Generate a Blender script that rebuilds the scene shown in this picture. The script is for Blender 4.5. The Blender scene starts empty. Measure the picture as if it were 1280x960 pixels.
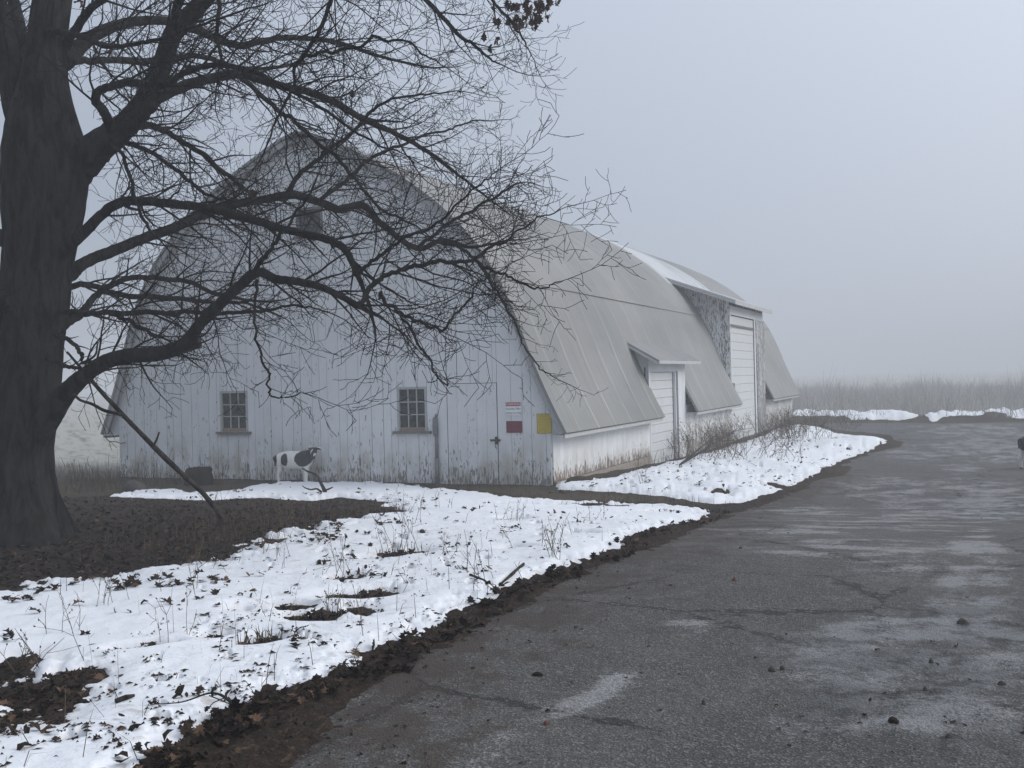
import bpy, math, random
import numpy as np

# ------------------------------------------------------------------ scene, camera, light
S = bpy.context.scene
COL = S.collection
rng = np.random.default_rng(7)
random.seed(7)
F_PX, CAM_H = 1294.0, 2.1
YAW, ROLL = math.radians(23.66), math.radians(1.43)
PITCH = -math.atan((480 - 473.2) / F_PX)
CAM = np.array([0.0, 0.0, CAM_H])
_F0 = np.array([-math.sin(YAW), math.cos(YAW), 0.0])
_R0 = np.array([math.cos(YAW), math.sin(YAW), 0.0])
VF = _F0 * math.cos(PITCH) + np.array([0, 0, math.sin(PITCH)])
_U0 = np.cross(_R0, VF)
VR = math.cos(ROLL) * _R0 - math.sin(ROLL) * _U0
VU = math.sin(ROLL) * _R0 + math.cos(ROLL) * _U0

from mathutils import Matrix, Vector
cam_data = bpy.data.cameras.new("camera")
cam_data.sensor_width = 36.0
cam_data.lens = 36.0 * F_PX / 1280.0
cam_data.clip_start, cam_data.clip_end = 0.05, 5000
cam = bpy.data.objects.new("camera", cam_data)
cam.matrix_world = Matrix(((VR[0], VU[0], -VF[0], CAM[0]), (VR[1], VU[1], -VF[1], CAM[1]),
                           (VR[2], VU[2], -VF[2], CAM[2]), (0, 0, 0, 1)))
COL.objects.link(cam)
S.camera = cam

SUN_EL, SUN_AZ = math.radians(33), math.radians(68)   # azimuth measured from +Y towards +X
world = bpy.data.worlds.new("World")
S.world = world
world.use_nodes = True
wn, wl = world.node_tree.nodes, world.node_tree.links
sky = wn.new("ShaderNodeTexSky")
sky.sky_type = 'NISHITA'
sky.sun_disc = False
sky.sun_elevation = SUN_EL
sky.sun_rotation = SUN_AZ
sky.air_density, sky.dust_density, sky.ozone_density = 1.0, 6.0, 1.0
hs = wn.new("ShaderNodeHueSaturation")
hs.inputs["Saturation"].default_value = 0.45
wl.new(sky.outputs[0], hs.inputs["Color"])
cool = wn.new("ShaderNodeMix"); cool.data_type = 'RGBA'; cool.blend_type = 'MULTIPLY'
cool.inputs[0].default_value = 1.0; cool.inputs[7].default_value = (0.955, 1.0, 1.02, 1)
wl.new(hs.outputs[0], cool.inputs[6])
# an overcast sky is about three times brighter overhead than at the horizon
tc = wn.new("ShaderNodeTexCoord")
# through the cloud sheet the light is mixed from all over the sky: look the sky up nearer the zenith
sq = wn.new("ShaderNodeMapping"); sq.inputs["Location"].default_value = (0, 0, 0.75); sq.inputs["Scale"].default_value = (0.4, 0.4, 0.5)
nm = wn.new("ShaderNodeVectorMath"); nm.operation = 'NORMALIZE'
wl.new(tc.outputs["Generated"], sq.inputs[0]); wl.new(sq.outputs[0], nm.inputs[0]); wl.new(nm.outputs[0], sky.inputs[0])
sx = wn.new("ShaderNodeSeparateXYZ"); wl.new(tc.outputs["Generated"], sx.inputs[0])
def wmath(op, a, b):
    n = wn.new("ShaderNodeMath"); n.operation = op
    for k, v in enumerate((a, b)):
        if hasattr(v, "links"): wl.new(v, n.inputs[k])
        else: n.inputs[k].default_value = v
    return n
ov = wmath('ADD', wmath('MULTIPLY', wmath('POWER', wmath('MAXIMUM', sx.outputs[2], 0.0).outputs[0], 1.0).outputs[0], 0.9).outputs[0], 0.95)
oc = wn.new("ShaderNodeVectorMath"); oc.operation = 'SCALE'
wl.new(cool.outputs[2], oc.inputs[0]); wl.new(ov.outputs[0], oc.inputs[3])
wl.new(oc.outputs[0], wn["Background"].inputs["Color"])
wn["Background"].inputs["Strength"].default_value = 0.15

sun_d = bpy.data.lights.new("sun", 'SUN')
sun_d.energy, sun_d.angle, sun_d.color = 1.15, math.radians(35), (1.0, 0.97, 0.94)
sun = bpy.data.objects.new("sun", sun_d)
sdir = Vector((math.sin(SUN_AZ) * math.cos(SUN_EL), math.cos(SUN_AZ) * math.cos(SUN_EL), math.sin(SUN_EL)))
sun.rotation_euler = sdir.to_track_quat('Z', 'Y').to_euler()
sun.location = (20, 10, 30)
COL.objects.link(sun)

S.view_settings.view_transform = 'Standard'
S.view_settings.look = 'None'
S.view_settings.exposure = 0.76
S.view_settings.gamma = 1.0
S.render.engine = 'CYCLES'
S.cycles.use_denoising = True
S.cycles.max_bounces = 6
S.cycles.volume_bounces = 1
S.cycles.diffuse_bounces = 3
S.cycles.glossy_bounces = 2
S.cycles.transparent_max_bounces = 4
FOG = 0.0058

# ------------------------------------------------------------------ maths helpers
def ray(px, py):
    return VF + VR * ((px - 640) / F_PX) - VU * ((py - 480) / F_PX)

def at(px, py, depth):
    return CAM + ray(px, py) * depth

def sstep(a, b, x):
    t = np.clip((x - a) / (b - a), 0, 1)
    return t * t * (3 - 2 * t)

def terrain(x, y):
    """broad lie of the land: a little higher by the tree and the camera, falling to the barn"""
    x, y = np.asarray(x, float), np.asarray(y, float)
    return 0.5 * (1 - sstep(8.5, 17.3, y)) - 0.25 * sstep(20, 29, y)

def P(px, py):
    """ground point seen at a pixel"""
    d = ray(px, py)
    t = np.concatenate([np.linspace(1.5, 60, 4000), np.linspace(60, 400, 2000)])
    z = CAM[2] + d[2] * t - terrain(d[0] * t, d[1] * t)
    k = np.argmax(z < 0)
    if z[k] >= 0: k = len(t) - 1
    p = CAM + d * t[k]
    return np.array([p[0], p[1], float(terrain(p[0], p[1]))])

_perm = rng.permutation(512)
_perm = np.concatenate([_perm, _perm, _perm])
_ga = rng.random(512) * 2 * np.pi
_gx, _gy = np.cos(_ga), np.sin(_ga)
def perlin(x, y):
    x, y = np.asarray(x, float), np.asarray(y, float)
    xi, yi = np.floor(x).astype(int), np.floor(y).astype(int)
    xf, yf = x - xi, y - yi
    xi &= 511; yi &= 511
    u, v = xf * xf * xf * (xf * (xf * 6 - 15) + 10), yf * yf * yf * (yf * (yf * 6 - 15) + 10)
    def g(a, b, dx, dy):
        h = _perm[(_perm[a] + b)] & 511
        return _gx[h] * dx + _gy[h] * dy
    a = g(xi, yi, xf, yf); b = g(xi + 1, yi, xf - 1, yf)
    c = g(xi, yi + 1, xf, yf - 1); d = g(xi + 1, yi + 1, xf - 1, yf - 1)
    return (a + u * (b - a)) * (1 - v) + (c + u * (d - c)) * v * 1.0
def fbm(x, y, s, n=4):
    o, a = 0, 1.0
    for k in range(n):
        o = o + a * perlin(np.asarray(x) * s + 17.3 * k, np.asarray(y) * s - 9.1 * k)
        s *= 2.03; a *= 0.5
    return o

def poly_world(pix):
    return np.array([P(*p)[:2] for p in pix])

def sdf(px, py, poly):
    """signed distance, positive inside"""
    n = len(poly)
    d = np.full(px.shape, 1e9); inside = np.zeros(px.shape, bool)
    for i in range(n):
        ax, ay = poly[i]; bx, by = poly[(i + 1) % n]
        ex, ey = bx - ax, by - ay
        wx, wy = px - ax, py - ay
        t = np.clip((wx * ex + wy * ey) / (ex * ex + ey * ey + 1e-12), 0, 1)
        d = np.minimum(d, (wx - ex * t) ** 2 + (wy - ey * t) ** 2)
        if abs(ey) > 1e-12:
            c = ((ay > py) != (by > py)) & (px < ex * (py - ay) / ey + ax)
            inside ^= c
    return np.where(inside, 1, -1) * np.sqrt(d)

# ------------------------------------------------------------------ object helpers
def link(name, me, mat=None, parent=None, kind=None):
    o = bpy.data.objects.new(name, me)
    COL.objects.link(o)
    if mat: me.materials.append(mat)
    if parent is not None: o.parent = parent
    if kind: o["kind"] = kind
    return o

def tag(o, label, cat=None, group=None):
    o["label"] = label
    if cat: o["category"] = cat
    if group: o["group"] = group
    return o

def empty(name, loc, label, cat, group=None, rz=0.0):
    o = bpy.data.objects.new(name, None)
    o.location = loc; o.rotation_euler = (0, 0, rz)
    o.empty_display_size = 0.2
    COL.objects.link(o)
    return tag(o, label, cat, group)

def mesh_np(name, verts, quads=None, tris=None, smooth=False, attrs=None):
    me = bpy.data.meshes.new(name)
    verts = np.asarray(verts, np.float32)
    loops, starts, n = [], [], 0
    if quads is not None and len(quads):
        q = np.asarray(quads, np.int32); loops.append(q.ravel()); starts.append(np.arange(len(q)) * 4); n = len(q) * 4
    if tris is not None and len(tris):
        t = np.asarray(tris, np.int32); loops.append(t.ravel()); starts.append(n + np.arange(len(t)) * 3)
    loops, starts = np.concatenate(loops).astype(np.int32), np.concatenate(starts).astype(np.int32)
    me.vertices.add(len(verts)); me.vertices.foreach_set("co", verts.ravel())
    me.loops.add(len(loops)); me.loops.foreach_set("vertex_index", loops)
    me.polygons.add(len(starts)); me.polygons.foreach_set("loop_start", starts)
    me.polygons.foreach_set("use_smooth", np.full(len(starts), bool(smooth)))
    me.update(calc_edges=True)
    for k, v in (attrs or {}).items():
        a = me.attributes.new(k, 'FLOAT', 'POINT'); a.data.foreach_set("value", np.asarray(v, np.float32))
    return me

class MB:
    """collects pieces of one mesh"""
    def __init__(s): s.v, s.q, s.t, s.r, s.n = [], [], [], [], 0
    def add(s, v, q=(), t=(), rnd=None):
        v = np.asarray(v, float).reshape(-1, 3)
        if len(q): s.q.append(np.asarray(q, int) + s.n)
        if len(t): s.t.append(np.asarray(t, int) + s.n)
        s.v.append(v); s.n += len(v)
        s.r.append(np.full(len(v), random.random() if rnd is None else rnd))
    def box(s, a, b, rnd=None):
        x0, y0, z0 = a; x1, y1, z1 = b
        v = [(x0, y0, z0), (x1, y0, z0), (x1, y1, z0), (x0, y1, z0), (x0, y0, z1), (x1, y0, z1), (x1, y1, z1), (x0, y1, z1)]
        s.add(v, [(0, 3, 2, 1), (4, 5, 6, 7), (0, 1, 5, 4), (1, 2, 6, 5), (2, 3, 7, 6), (3, 0, 4, 7)], rnd=rnd)
    def prism(s, pts, off, rnd=None):
        """extrude a convex 3-D polygon by a vector"""
        p = np.asarray(pts, float); n = len(p); off = np.asarray(off, float)
        v = np.concatenate([p, p + off])
        q = [(i, (i + 1) % n, n + (i + 1) % n, n + i) for i in range(n)]
        t = [(0, i + 1, i) for i in range(1, n - 1)] + [(n, n + i, n + i + 1) for i in range(1, n - 1)]
        s.add(v, q, t, rnd=rnd)
    def tube(s, pts, rad, sides=6, cap=True, rnd=None, wob=0.0):
        p = np.asarray(pts, float); n = len(p)
        rad = np.broadcast_to(np.asarray(rad, float), (n,))
        d = np.gradient(p, axis=0); d /= np.linalg.norm(d, axis=1)[:, None] + 1e-9
        ref = np.array([0, 0, 1.0]) if abs(d[0][2]) < 0.8 else np.array([1.0, 0, 0])
        a = np.cross(d, ref); a /= np.linalg.norm(a, axis=1)[:, None] + 1e-9
        b = np.cross(d, a)
        th = np.arange(sides) * 2 * np.pi / sides
        rr = rad[:, None] * (1 + (wob * (rng.random((n, sides)) - .5) if wob else 0))
        v = p[:, None, :] + rr[..., None] * (np.cos(th)[None, :, None] * a[:, None, :] + np.sin(th)[None, :, None] * b[:, None, :])
        i = np.arange(n - 1)[:, None] * sides; j = np.arange(sides)[None, :]; j2 = (j + 1) % sides
        q = np.stack([i + j, i + j2, i + sides + j2, i + sides + j], -1).reshape(-1, 4)
        t = []
        if cap:
            t = [(0, k + 1, k) for k in range(1, sides - 1)] + [((n - 1) * sides, (n - 1) * sides + k, (n - 1) * sides + k + 1) for k in range(1, sides - 1)]
        s.add(v.reshape(-1, 3), q, t, rnd=rnd)
    def build(s, name, mat, parent=None, smooth=False, origin=(0, 0, 0), kind=None):
        v = np.concatenate(s.v) - np.asarray(origin, float)
        me = mesh_np(name, v, np.concatenate(s.q) if s.q else None, np.concatenate(s.t) if s.t else None, smooth, {"rnd": np.concatenate(s.r)})
        return link(name, me, mat, parent, kind)

def spline(pts, n):
    """Catmull-Rom through points (any dimension), n samples per span"""
    p = np.asarray(pts, float)
    p = np.vstack([2 * p[0] - p[1], p, 2 * p[-1] - p[-2]])
    out = []
    for i in range(1, len(p) - 2):
        t = np.linspace(0, 1, n, endpoint=False)[:, None]
        a, b, c, d = p[i - 1], p[i], p[i + 1], p[i + 2]
        out.append(0.5 * (2 * b + (c - a) * t + (2 * a - 5 * b + 4 * c - d) * t ** 2 + (3 * b - a - 3 * c + d) * t ** 3))
    out.append(p[-2][None])
    return np.vstack(out)

# ------------------------------------------------------------------ materials
class Mat:
    def __init__(s, name, rough=0.8, spec=0.3):
        s.m = bpy.data.materials.new(name); s.m.use_nodes = True
        s.t = s.m.node_tree; s.N = s.t.nodes; s.L = s.t.links
        s.b = s.N["Principled BSDF"]
        s.b.inputs["Roughness"].default_value = rough
        s.b.inputs["Specular IOR Level"].default_value = spec
    def put(s, sock, v):
        if v is None: return
        if hasattr(v, "links"): s.L.new(v, sock)
        elif isinstance(v, (tuple, list)) and len(v) == 3 and sock.type == 'RGBA': sock.default_value = (*v, 1)
        else: sock.default_value = v
    def coord(s, scale=(1, 1, 1), kind="Object"):
        tc = s.N.new("ShaderNodeTexCoord"); mp = s.N.new("ShaderNodeMapping")
        mp.inputs["Scale"].default_value = scale
        s.L.new(tc.outputs[kind], mp.inputs[0]); return mp.outputs[0]
    def attr(s, name):
        a = s.N.new("ShaderNodeAttribute"); a.attribute_name = name; return a.outputs["Fac"]
    def noise(s, vec, scale, detail=4, rough=0.55, dist=0.0):
        n = s.N.new("ShaderNodeTexNoise")
        s.L.new(vec, n.inputs["Vector"]); n.inputs["Scale"].default_value = scale
        n.inputs["Detail"].default_value = detail; n.inputs["Roughness"].default_value = rough
        n.inputs["Distortion"].default_value = dist
        return n.outputs["Fac"]
    def voro(s, vec, scale, feat='F1', rnd=1.0):
        n = s.N.new("ShaderNodeTexVoronoi"); n.feature = feat
        s.L.new(vec, n.inputs["Vector"]); n.inputs["Scale"].default_value = scale; n.inputs["Randomness"].default_value = rnd
        return n
    def math(s, op, a, b=0.0, clamp=False):
        n = s.N.new("ShaderNodeMath"); n.operation = op; n.use_clamp = clamp
        s.put(n.inputs[0], a); s.put(n.inputs[1], b); return n.outputs[0]
    def ramp(s, fac, lo, hi, a=0.0, b=1.0):
        n = s.N.new("ShaderNodeMapRange"); n.interpolation_type = 'SMOOTHSTEP'
        s.put(n.inputs[0], fac); s.put(n.inputs[1], lo); s.put(n.inputs[2], hi); s.put(n.inputs[3], a); s.put(n.inputs[4], b)
        return n.outputs[0]
    def mix(s, fac, a, b, mode='MIX'):
        n = s.N.new("ShaderNodeMix"); n.data_type = 'RGBA'; n.blend_type = mode
        s.put(n.inputs[0], fac); s.put(n.inputs[6], a); s.put(n.inputs[7], b); return n.outputs[2]
    def sep(s, vec):
        n = s.N.new("ShaderNodeSeparateXYZ"); s.L.new(vec, n.inputs[0]); return n.outputs
    def comb(s, x, y, z):
        n = s.N.new("ShaderNodeCombineXYZ"); s.put(n.inputs[0], x); s.put(n.inputs[1], y); s.put(n.inputs[2], z); return n.outputs[0]
    def bump(s, h, strength=0.4, dist=0.01):
        n = s.N.new("ShaderNodeBump"); n.inputs["Strength"].default_value = strength; n.inputs["Distance"].default_value = dist
        s.L.new(h, n.inputs["Height"]); s.L.new(n.outputs[0], s.b.inputs["Normal"])
    def color(s, c): s.put(s.b.inputs["Base Color"], c); return s
    def rough(s, r): s.put(s.b.inputs["Roughness"], r); return s

def plain(name, col, rough=0.7, spec=0.3, var=0.15, scale=8.0):
    m = Mat(name, rough, spec)
    f = m.noise(m.coord(), scale, 5)
    lo, hi = tuple(c * (1 - var) for c in col), tuple(min(1, c * (1 + var)) for c in col)
    m.color(m.mix(f, lo, hi)); return m.m

def peeling(name, axis, base_peel, low_peel, low_h=0.9, paint=(0.62, 0.64, 0.66), wood=(0.17, 0.15, 0.13), stain=0.5, rust=0.0):
    """old white paint coming off vertical boards: flakes run along the grain and thicken towards the splashed foot"""
    m = Mat(name, 0.75, 0.25)
    co = m.coord()
    x, y, z = m.sep(co)
    u = x if axis == 'x' else y
    rnd = m.attr("rnd")
    ush = m.math('ADD', u, m.math('MULTIPLY', rnd, 37.0))
    v1 = m.comb(m.math('MULTIPLY', ush, 25.0), 0.0, m.math('MULTIPLY', z, 5.6))
    flakes = m.noise(v1, 1.0, 5, 0.62, 0.3)
    v2 = m.comb(m.math('MULTIPLY', ush, 1.3), 0.0, m.math('MULTIPLY', z, 0.7))
    big = m.noise(v2, 1.0, 3)
    foot = m.ramp(z, -0.15, low_h, low_peel, 0.0)
    th = m.math('ADD', base_peel, m.math('ADD', foot, m.math('MULTIPLY', m.math('SUBTRACT', big, 0.5), 0.42)))
    th = m.math('ADD', th, m.math('MULTIPLY', m.math('SUBTRACT', rnd, 0.5), 0.07))
    peel = m.ramp(m.math('ADD', flakes, th), 0.64, 0.685)
    grain = m.noise(m.comb(m.math('MULTIPLY', ush, 60.0), 0.0, m.math('MULTIPLY', z, 1.6)), 1.0, 4)
    wc = m.mix(grain, tuple(c * 0.55 for c in wood), tuple(c * 1.35 for c in wood))
    if rust:
        wc = m.mix(m.ramp(big, 0.45, 0.6), wc, (0.165, 0.118, 0.09))
    pc = m.mix(m.noise(co, 2.2, 5), tuple(c * 0.86 for c in paint), tuple(min(1, c * 1.07) for c in paint))
    pc = m.mix(m.math('MULTIPLY', rnd, 0.12), pc, (0.42, 0.43, 0.42))
    st = m.math('MULTIPLY', m.ramp(z, -0.1, 1.3, stain, 0.0), m.ramp(m.noise(m.comb(m.math('MULTIPLY', u, 2.0), 3.0, z), 1.6, 4), 0.35, 0.7))
    pc = m.mix(st, pc, (0.30, 0.27, 0.20))
    m.color(m.mix(peel, pc, wc))
    m.bump(m.math('SUBTRACT', m.math('MULTIPLY', grain, 0.15), peel), 0.35, 0.003)
    return m.m

M = {}
M['front'] = peeling("front_boards", 'x', 0.012, 0.15, 0.9, paint=(0.68, 0.695, 0.71), wood=(0.225, 0.21, 0.19), stain=0.85)
M['side'] = peeling("side_boards", 'y', -0.05, 0.36, 0.62, paint=(0.69, 0.70, 0.71), wood=(0.22, 0.17, 0.14), stain=0.5, rust=1)
M['side_far'] = peeling("far_side_boards", 'y', 0.075, 0.16, 0.9, paint=(0.66, 0.67, 0.67))
M['cheek'] = peeling("cheek_boards", 'x', 0.14, 0.0, 1.0, paint=(0.66, 0.67, 0.67), wood=(0.15, 0.14, 0.13), stain=0.0)
M['post'] = peeling("worn_post", 'y', 0.2, 0.1, 1.0, paint=(0.5, 0.5, 0.5), wood=(0.17, 0.165, 0.16), stain=0.2)
M['trim'] = peeling("trim", 'y', -0.04, 0.08, 0.5, paint=(0.62, 0.63, 0.64), stain=0.2)
M['trimx'] = peeling("trim_front", 'x', -0.02, 0.05, 0.5, paint=(0.58, 0.60, 0.62), stain=0.2)
M['door'] = plain("overhead_door_paint", (0.52, 0.53, 0.53), 0.6, 0.3, 0.08, 3.0)
M['backing'] = plain("dark_gap", (0.03, 0.028, 0.025), 0.9)
M['dark'] = plain("dark_metal", (0.05, 0.045, 0.04), 0.5)
M['conduit'] = plain("galvanised_pipe", (0.15, 0.155, 0.16), 0.5, 0.5, 0.25, 12)
M['concrete'] = plain("concrete", (0.27, 0.24, 0.21), 0.9, 0.2, 0.4, 7)
M['sill'] = plain("weathered_sill", (0.16, 0.15, 0.14), 0.85, 0.2, 0.45, 14)
M['frame'] = plain("old_window_paint", (0.36, 0.37, 0.36), 0.7, 0.3, 0.25, 20)
M['rotten'] = plain("bare_wood_rail", (0.24, 0.19, 0.15), 0.85, 0.2, 0.5, 30)
M['wire'] = plain("cable", (0.05, 0.05, 0.05), 0.6)

def glass():
    m = Mat("dusty_glass", 0.25, 0.5)
    co = m.coord()
    m.color(m.mix(m.noise(co, 6.0, 5), (0.012, 0.015, 0.016), (0.04, 0.045, 0.045)))
    m.rough(m.ramp(m.noise(co, 11.0, 4), 0.3, 0.7, 0.12, 0.55))
    return m.m
M['glass'] = glass()

def roofing():
    m = Mat("roof_sheets", 0.65, 0.35)
    co = m.coord()
    x, y, z = m.sep(co)
    pale = m.attr("pale")
    big = m.noise(m.comb(m.math('MULTIPLY', x, 0.5), m.math('MULTIPLY', y, 0.28), m.math('MULTIPLY', z, 0.5)), 1.0, 5)
    col = m.mix(m.ramp(big, 0.3, 0.7), (0.180, 0.184, 0.177), (0.255, 0.254, 0.245))
    pn = m.N.new('ShaderNodeTexWhiteNoise'); pn.noise_dimensions = '1D'
    m.put(pn.inputs['W'], m.math('FLOOR', m.math('ADD', m.math('DIVIDE', y, 1.16), 0.5)))
    col = m.mix(m.math('MULTIPLY', pn.outputs[0], 0.4), col, (0.225, 0.215, 0.21))
    strk = m.noise(m.comb(m.math('MULTIPLY', x, 0.35), m.math('MULTIPLY', y, 9.0), m.math('MULTIPLY', z, 0.35)), 1.0, 5, 0.6)
    col = m.mix(m.math('MULTIPLY', m.ramp(strk, 0.45, 0.72), 0.5), col, (0.15, 0.148, 0.135))
    # pale runs under each sheet lap, washing down from the middle of the slope
    d = m.math('ABSOLUTE', m.math('SUBTRACT', m.math('FRACT', m.math('DIVIDE', y, 1.16)), 0.5))
    run = m.math('MULTIPLY', m.ramp(d, 0.01, 0.055, 1.0, 0.0), m.ramp(z, 1.2, 4.2, 1.0, 0.25))
    run = m.math('MULTIPLY', run, m.ramp(m.noise(m.comb(m.math('MULTIPLY', y, 3.0), 0.0, z), 0.8, 3), 0.3, 0.65))
    col = m.mix(m.math('MULTIPLY', run, 0.6), col, (0.46, 0.45, 0.43))
    col = m.mix(m.math('MULTIPLY', pale, m.ramp(m.noise(co, 0.9, 5), 0.2, 0.6, 0.5, 0.9)), col, (0.50, 0.52, 0.535))
    # green-black growth low on the sheets
    col = m.mix(m.math('MULTIPLY', m.ramp(z, 1.0, 1.7, 0.35, 0.0), m.noise(co, 5.0, 4)), col, (0.12, 0.125, 0.09))
    m.color(col)
    w = m.N.new("ShaderNodeTexWave"); w.wave_type = 'BANDS'; w.bands_direction = 'Y'
    m.L.new(co, w.inputs[0]); w.inputs["Scale"].default_value = 2.6; w.inputs["Distortion"].default_value = 0.0
    m.bump(m.math('ADD', m.math('MULTIPLY', w.outputs["Fac"], 0.6), m.noise(co, 30, 3)), 0.25, 0.012)
    return m.m
M['roof'] = roofing()
M['soffit'] = plain("roof_edge_board", (0.33, 0.335, 0.34), 0.8, 0.2, 0.3, 6)
M['fascia'] = plain("white_eave_board", (0.42, 0.42, 0.41), 0.7, 0.2, 0.3, 9)

def bark(name, col=(0.013, 0.012, 0.0115), moss=0.35):
    m = Mat(name, 0.95, 0.1)
    co = m.coord()
    st = m.coord((9, 9, 2.2))
    f = m.noise(st, 1.0, 6, 0.65, 0.6)
    c = m.mix(m.ramp(f, 0.35, 0.65), tuple(v * 0.25 for v in col), tuple(v * 2.3 for v in col))
    g = m.math('MULTIPLY', m.ramp(m.noise(co, 1.6, 4), 0.48, 0.68), moss)
    m.color(m.mix(g, c, (0.020, 0.022, 0.014)))
    m.bump(f, 1.0, 0.06)
    return m.m
M['bark'] = bark("bark")
M['twig'] = plain("twig_bark", (0.013, 0.011, 0.011), 0.9, 0.1, 0.3, 3)
M['deadwood'] = bark("dead_wood", (0.028, 0.024, 0.021), 0.1)
M['cutwood'] = plain("sawn_end", (0.03, 0.026, 0.022), 0.9)
def rnd_mix(name, a, b, rough=0.9, spec=0.1, c=None):
    m = Mat(name, rough, spec)
    r = m.attr("rnd")
    col = m.mix(r, a, b)
    if c is not None: col = m.mix(m.ramp(r, 0.86, 0.95), col, c)
    m.color(col); return m.m
M['leaf'] = rnd_mix("dead_leaf", (0.010, 0.008, 0.0065), (0.040, 0.027, 0.019), c=(0.105, 0.065, 0.042))
M['leaf_hang'] = rnd_mix("hanging_dead_leaf", (0.030, 0.017, 0.013), (0.07, 0.038, 0.026))
M['grass'] = rnd_mix("dead_grass", (0.035, 0.026, 0.018), (0.125, 0.092, 0.058))
M['weed'] = rnd_mix("weed_stalk", (0.055, 0.042, 0.03), (0.13, 0.095, 0.065))
M['brush'] = rnd_mix("field_brush", (0.29, 0.28, 0.26), (0.50, 0.475, 0.44))  # stems paled so that part of the distant haze is in their colour

def ground_mat():
    m = Mat("soil_and_dead_grass", 0.95, 0.1)
    co = m.coord()
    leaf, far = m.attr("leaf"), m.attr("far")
    n1, n2, n3 = m.noise(co, 1.1, 6), m.noise(co, 14.0, 6, 0.7), m.noise(co, 70.0, 3)
    grass = m.mix(n2, (0.030, 0.025, 0.017), (0.105, 0.082, 0.053))
    grass = m.mix(m.math('MULTIPLY', m.ramp(n1, 0.45, 0.65), 0.5), grass, (0.05, 0.042, 0.028))
    lit = m.mix(n2, (0.009, 0.007, 0.006), (0.040, 0.028, 0.021))
    lit = m.mix(m.ramp(m.noise(co, 60.0, 6, 0.8), 0.5, 0.68), lit, (0.085, 0.058, 0.043))
    lit = m.mix(m.ramp(m.noise(m.coord((30, 9, 1)), 1.0, 5, 0.7), 0.55, 0.7), lit, (0.10, 0.066, 0.042))
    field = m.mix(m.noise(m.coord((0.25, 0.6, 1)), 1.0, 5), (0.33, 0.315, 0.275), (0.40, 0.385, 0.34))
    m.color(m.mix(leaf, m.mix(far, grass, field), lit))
    m.bump(m.math('MULTIPLY', m.math('ADD', n2, m.math('MULTIPLY', n3, 0.5)), m.math('SUBTRACT', 1.0, far)), 0.9, 0.03)
    return m.m
M['ground'] = ground_mat()

def snow_mat():
    m = Mat("old_snow", 0.6, 0.25)
    co = m.coord()
    thin = m.attr("thin")
    dirt_haze = m.attr("dirt_haze")
    c = m.mix(m.noise(co, 1.3, 5), (0.68, 0.70, 0.73), (0.82, 0.83, 0.85))
    sp = m.math('MULTIPLY', m.ramp(m.noise(co, 42.0, 4, 0.7), 0.60, 0.70), m.ramp(m.noise(co, 2.0, 4), 0.38, 0.6))
    c = m.mix(m.math('MULTIPLY', sp, m.ramp(dirt_haze, 0.0, 1.0, 0.15, 0.95)), c, (0.16, 0.125, 0.095))
    c = m.mix(m.math('MULTIPLY', m.ramp(thin, 0.0, 0.8, 0.45, 0.0), m.noise(co, 9.0, 4)), c, (0.42, 0.36, 0.30))
    c = m.mix(m.math('MULTIPLY', m.ramp(m.noise(co, 7.0, 8, 0.75, 0.6), 0.54, 0.66), m.ramp(dirt_haze, 0.15, 1.0, 0.08, 0.55)), c, (0.34, 0.29, 0.235))
    m.color(c)
    m.bump(m.math('ADD', m.noise(co, 26.0, 5, 0.65), m.math('MULTIPLY', m.noise(co, 5.0, 3), 1.6)), 0.4, 0.016)
    m.b.inputs["Subsurface Weight"].default_value = 0.0
    return m.m
M['snow'] = snow_mat()

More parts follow.
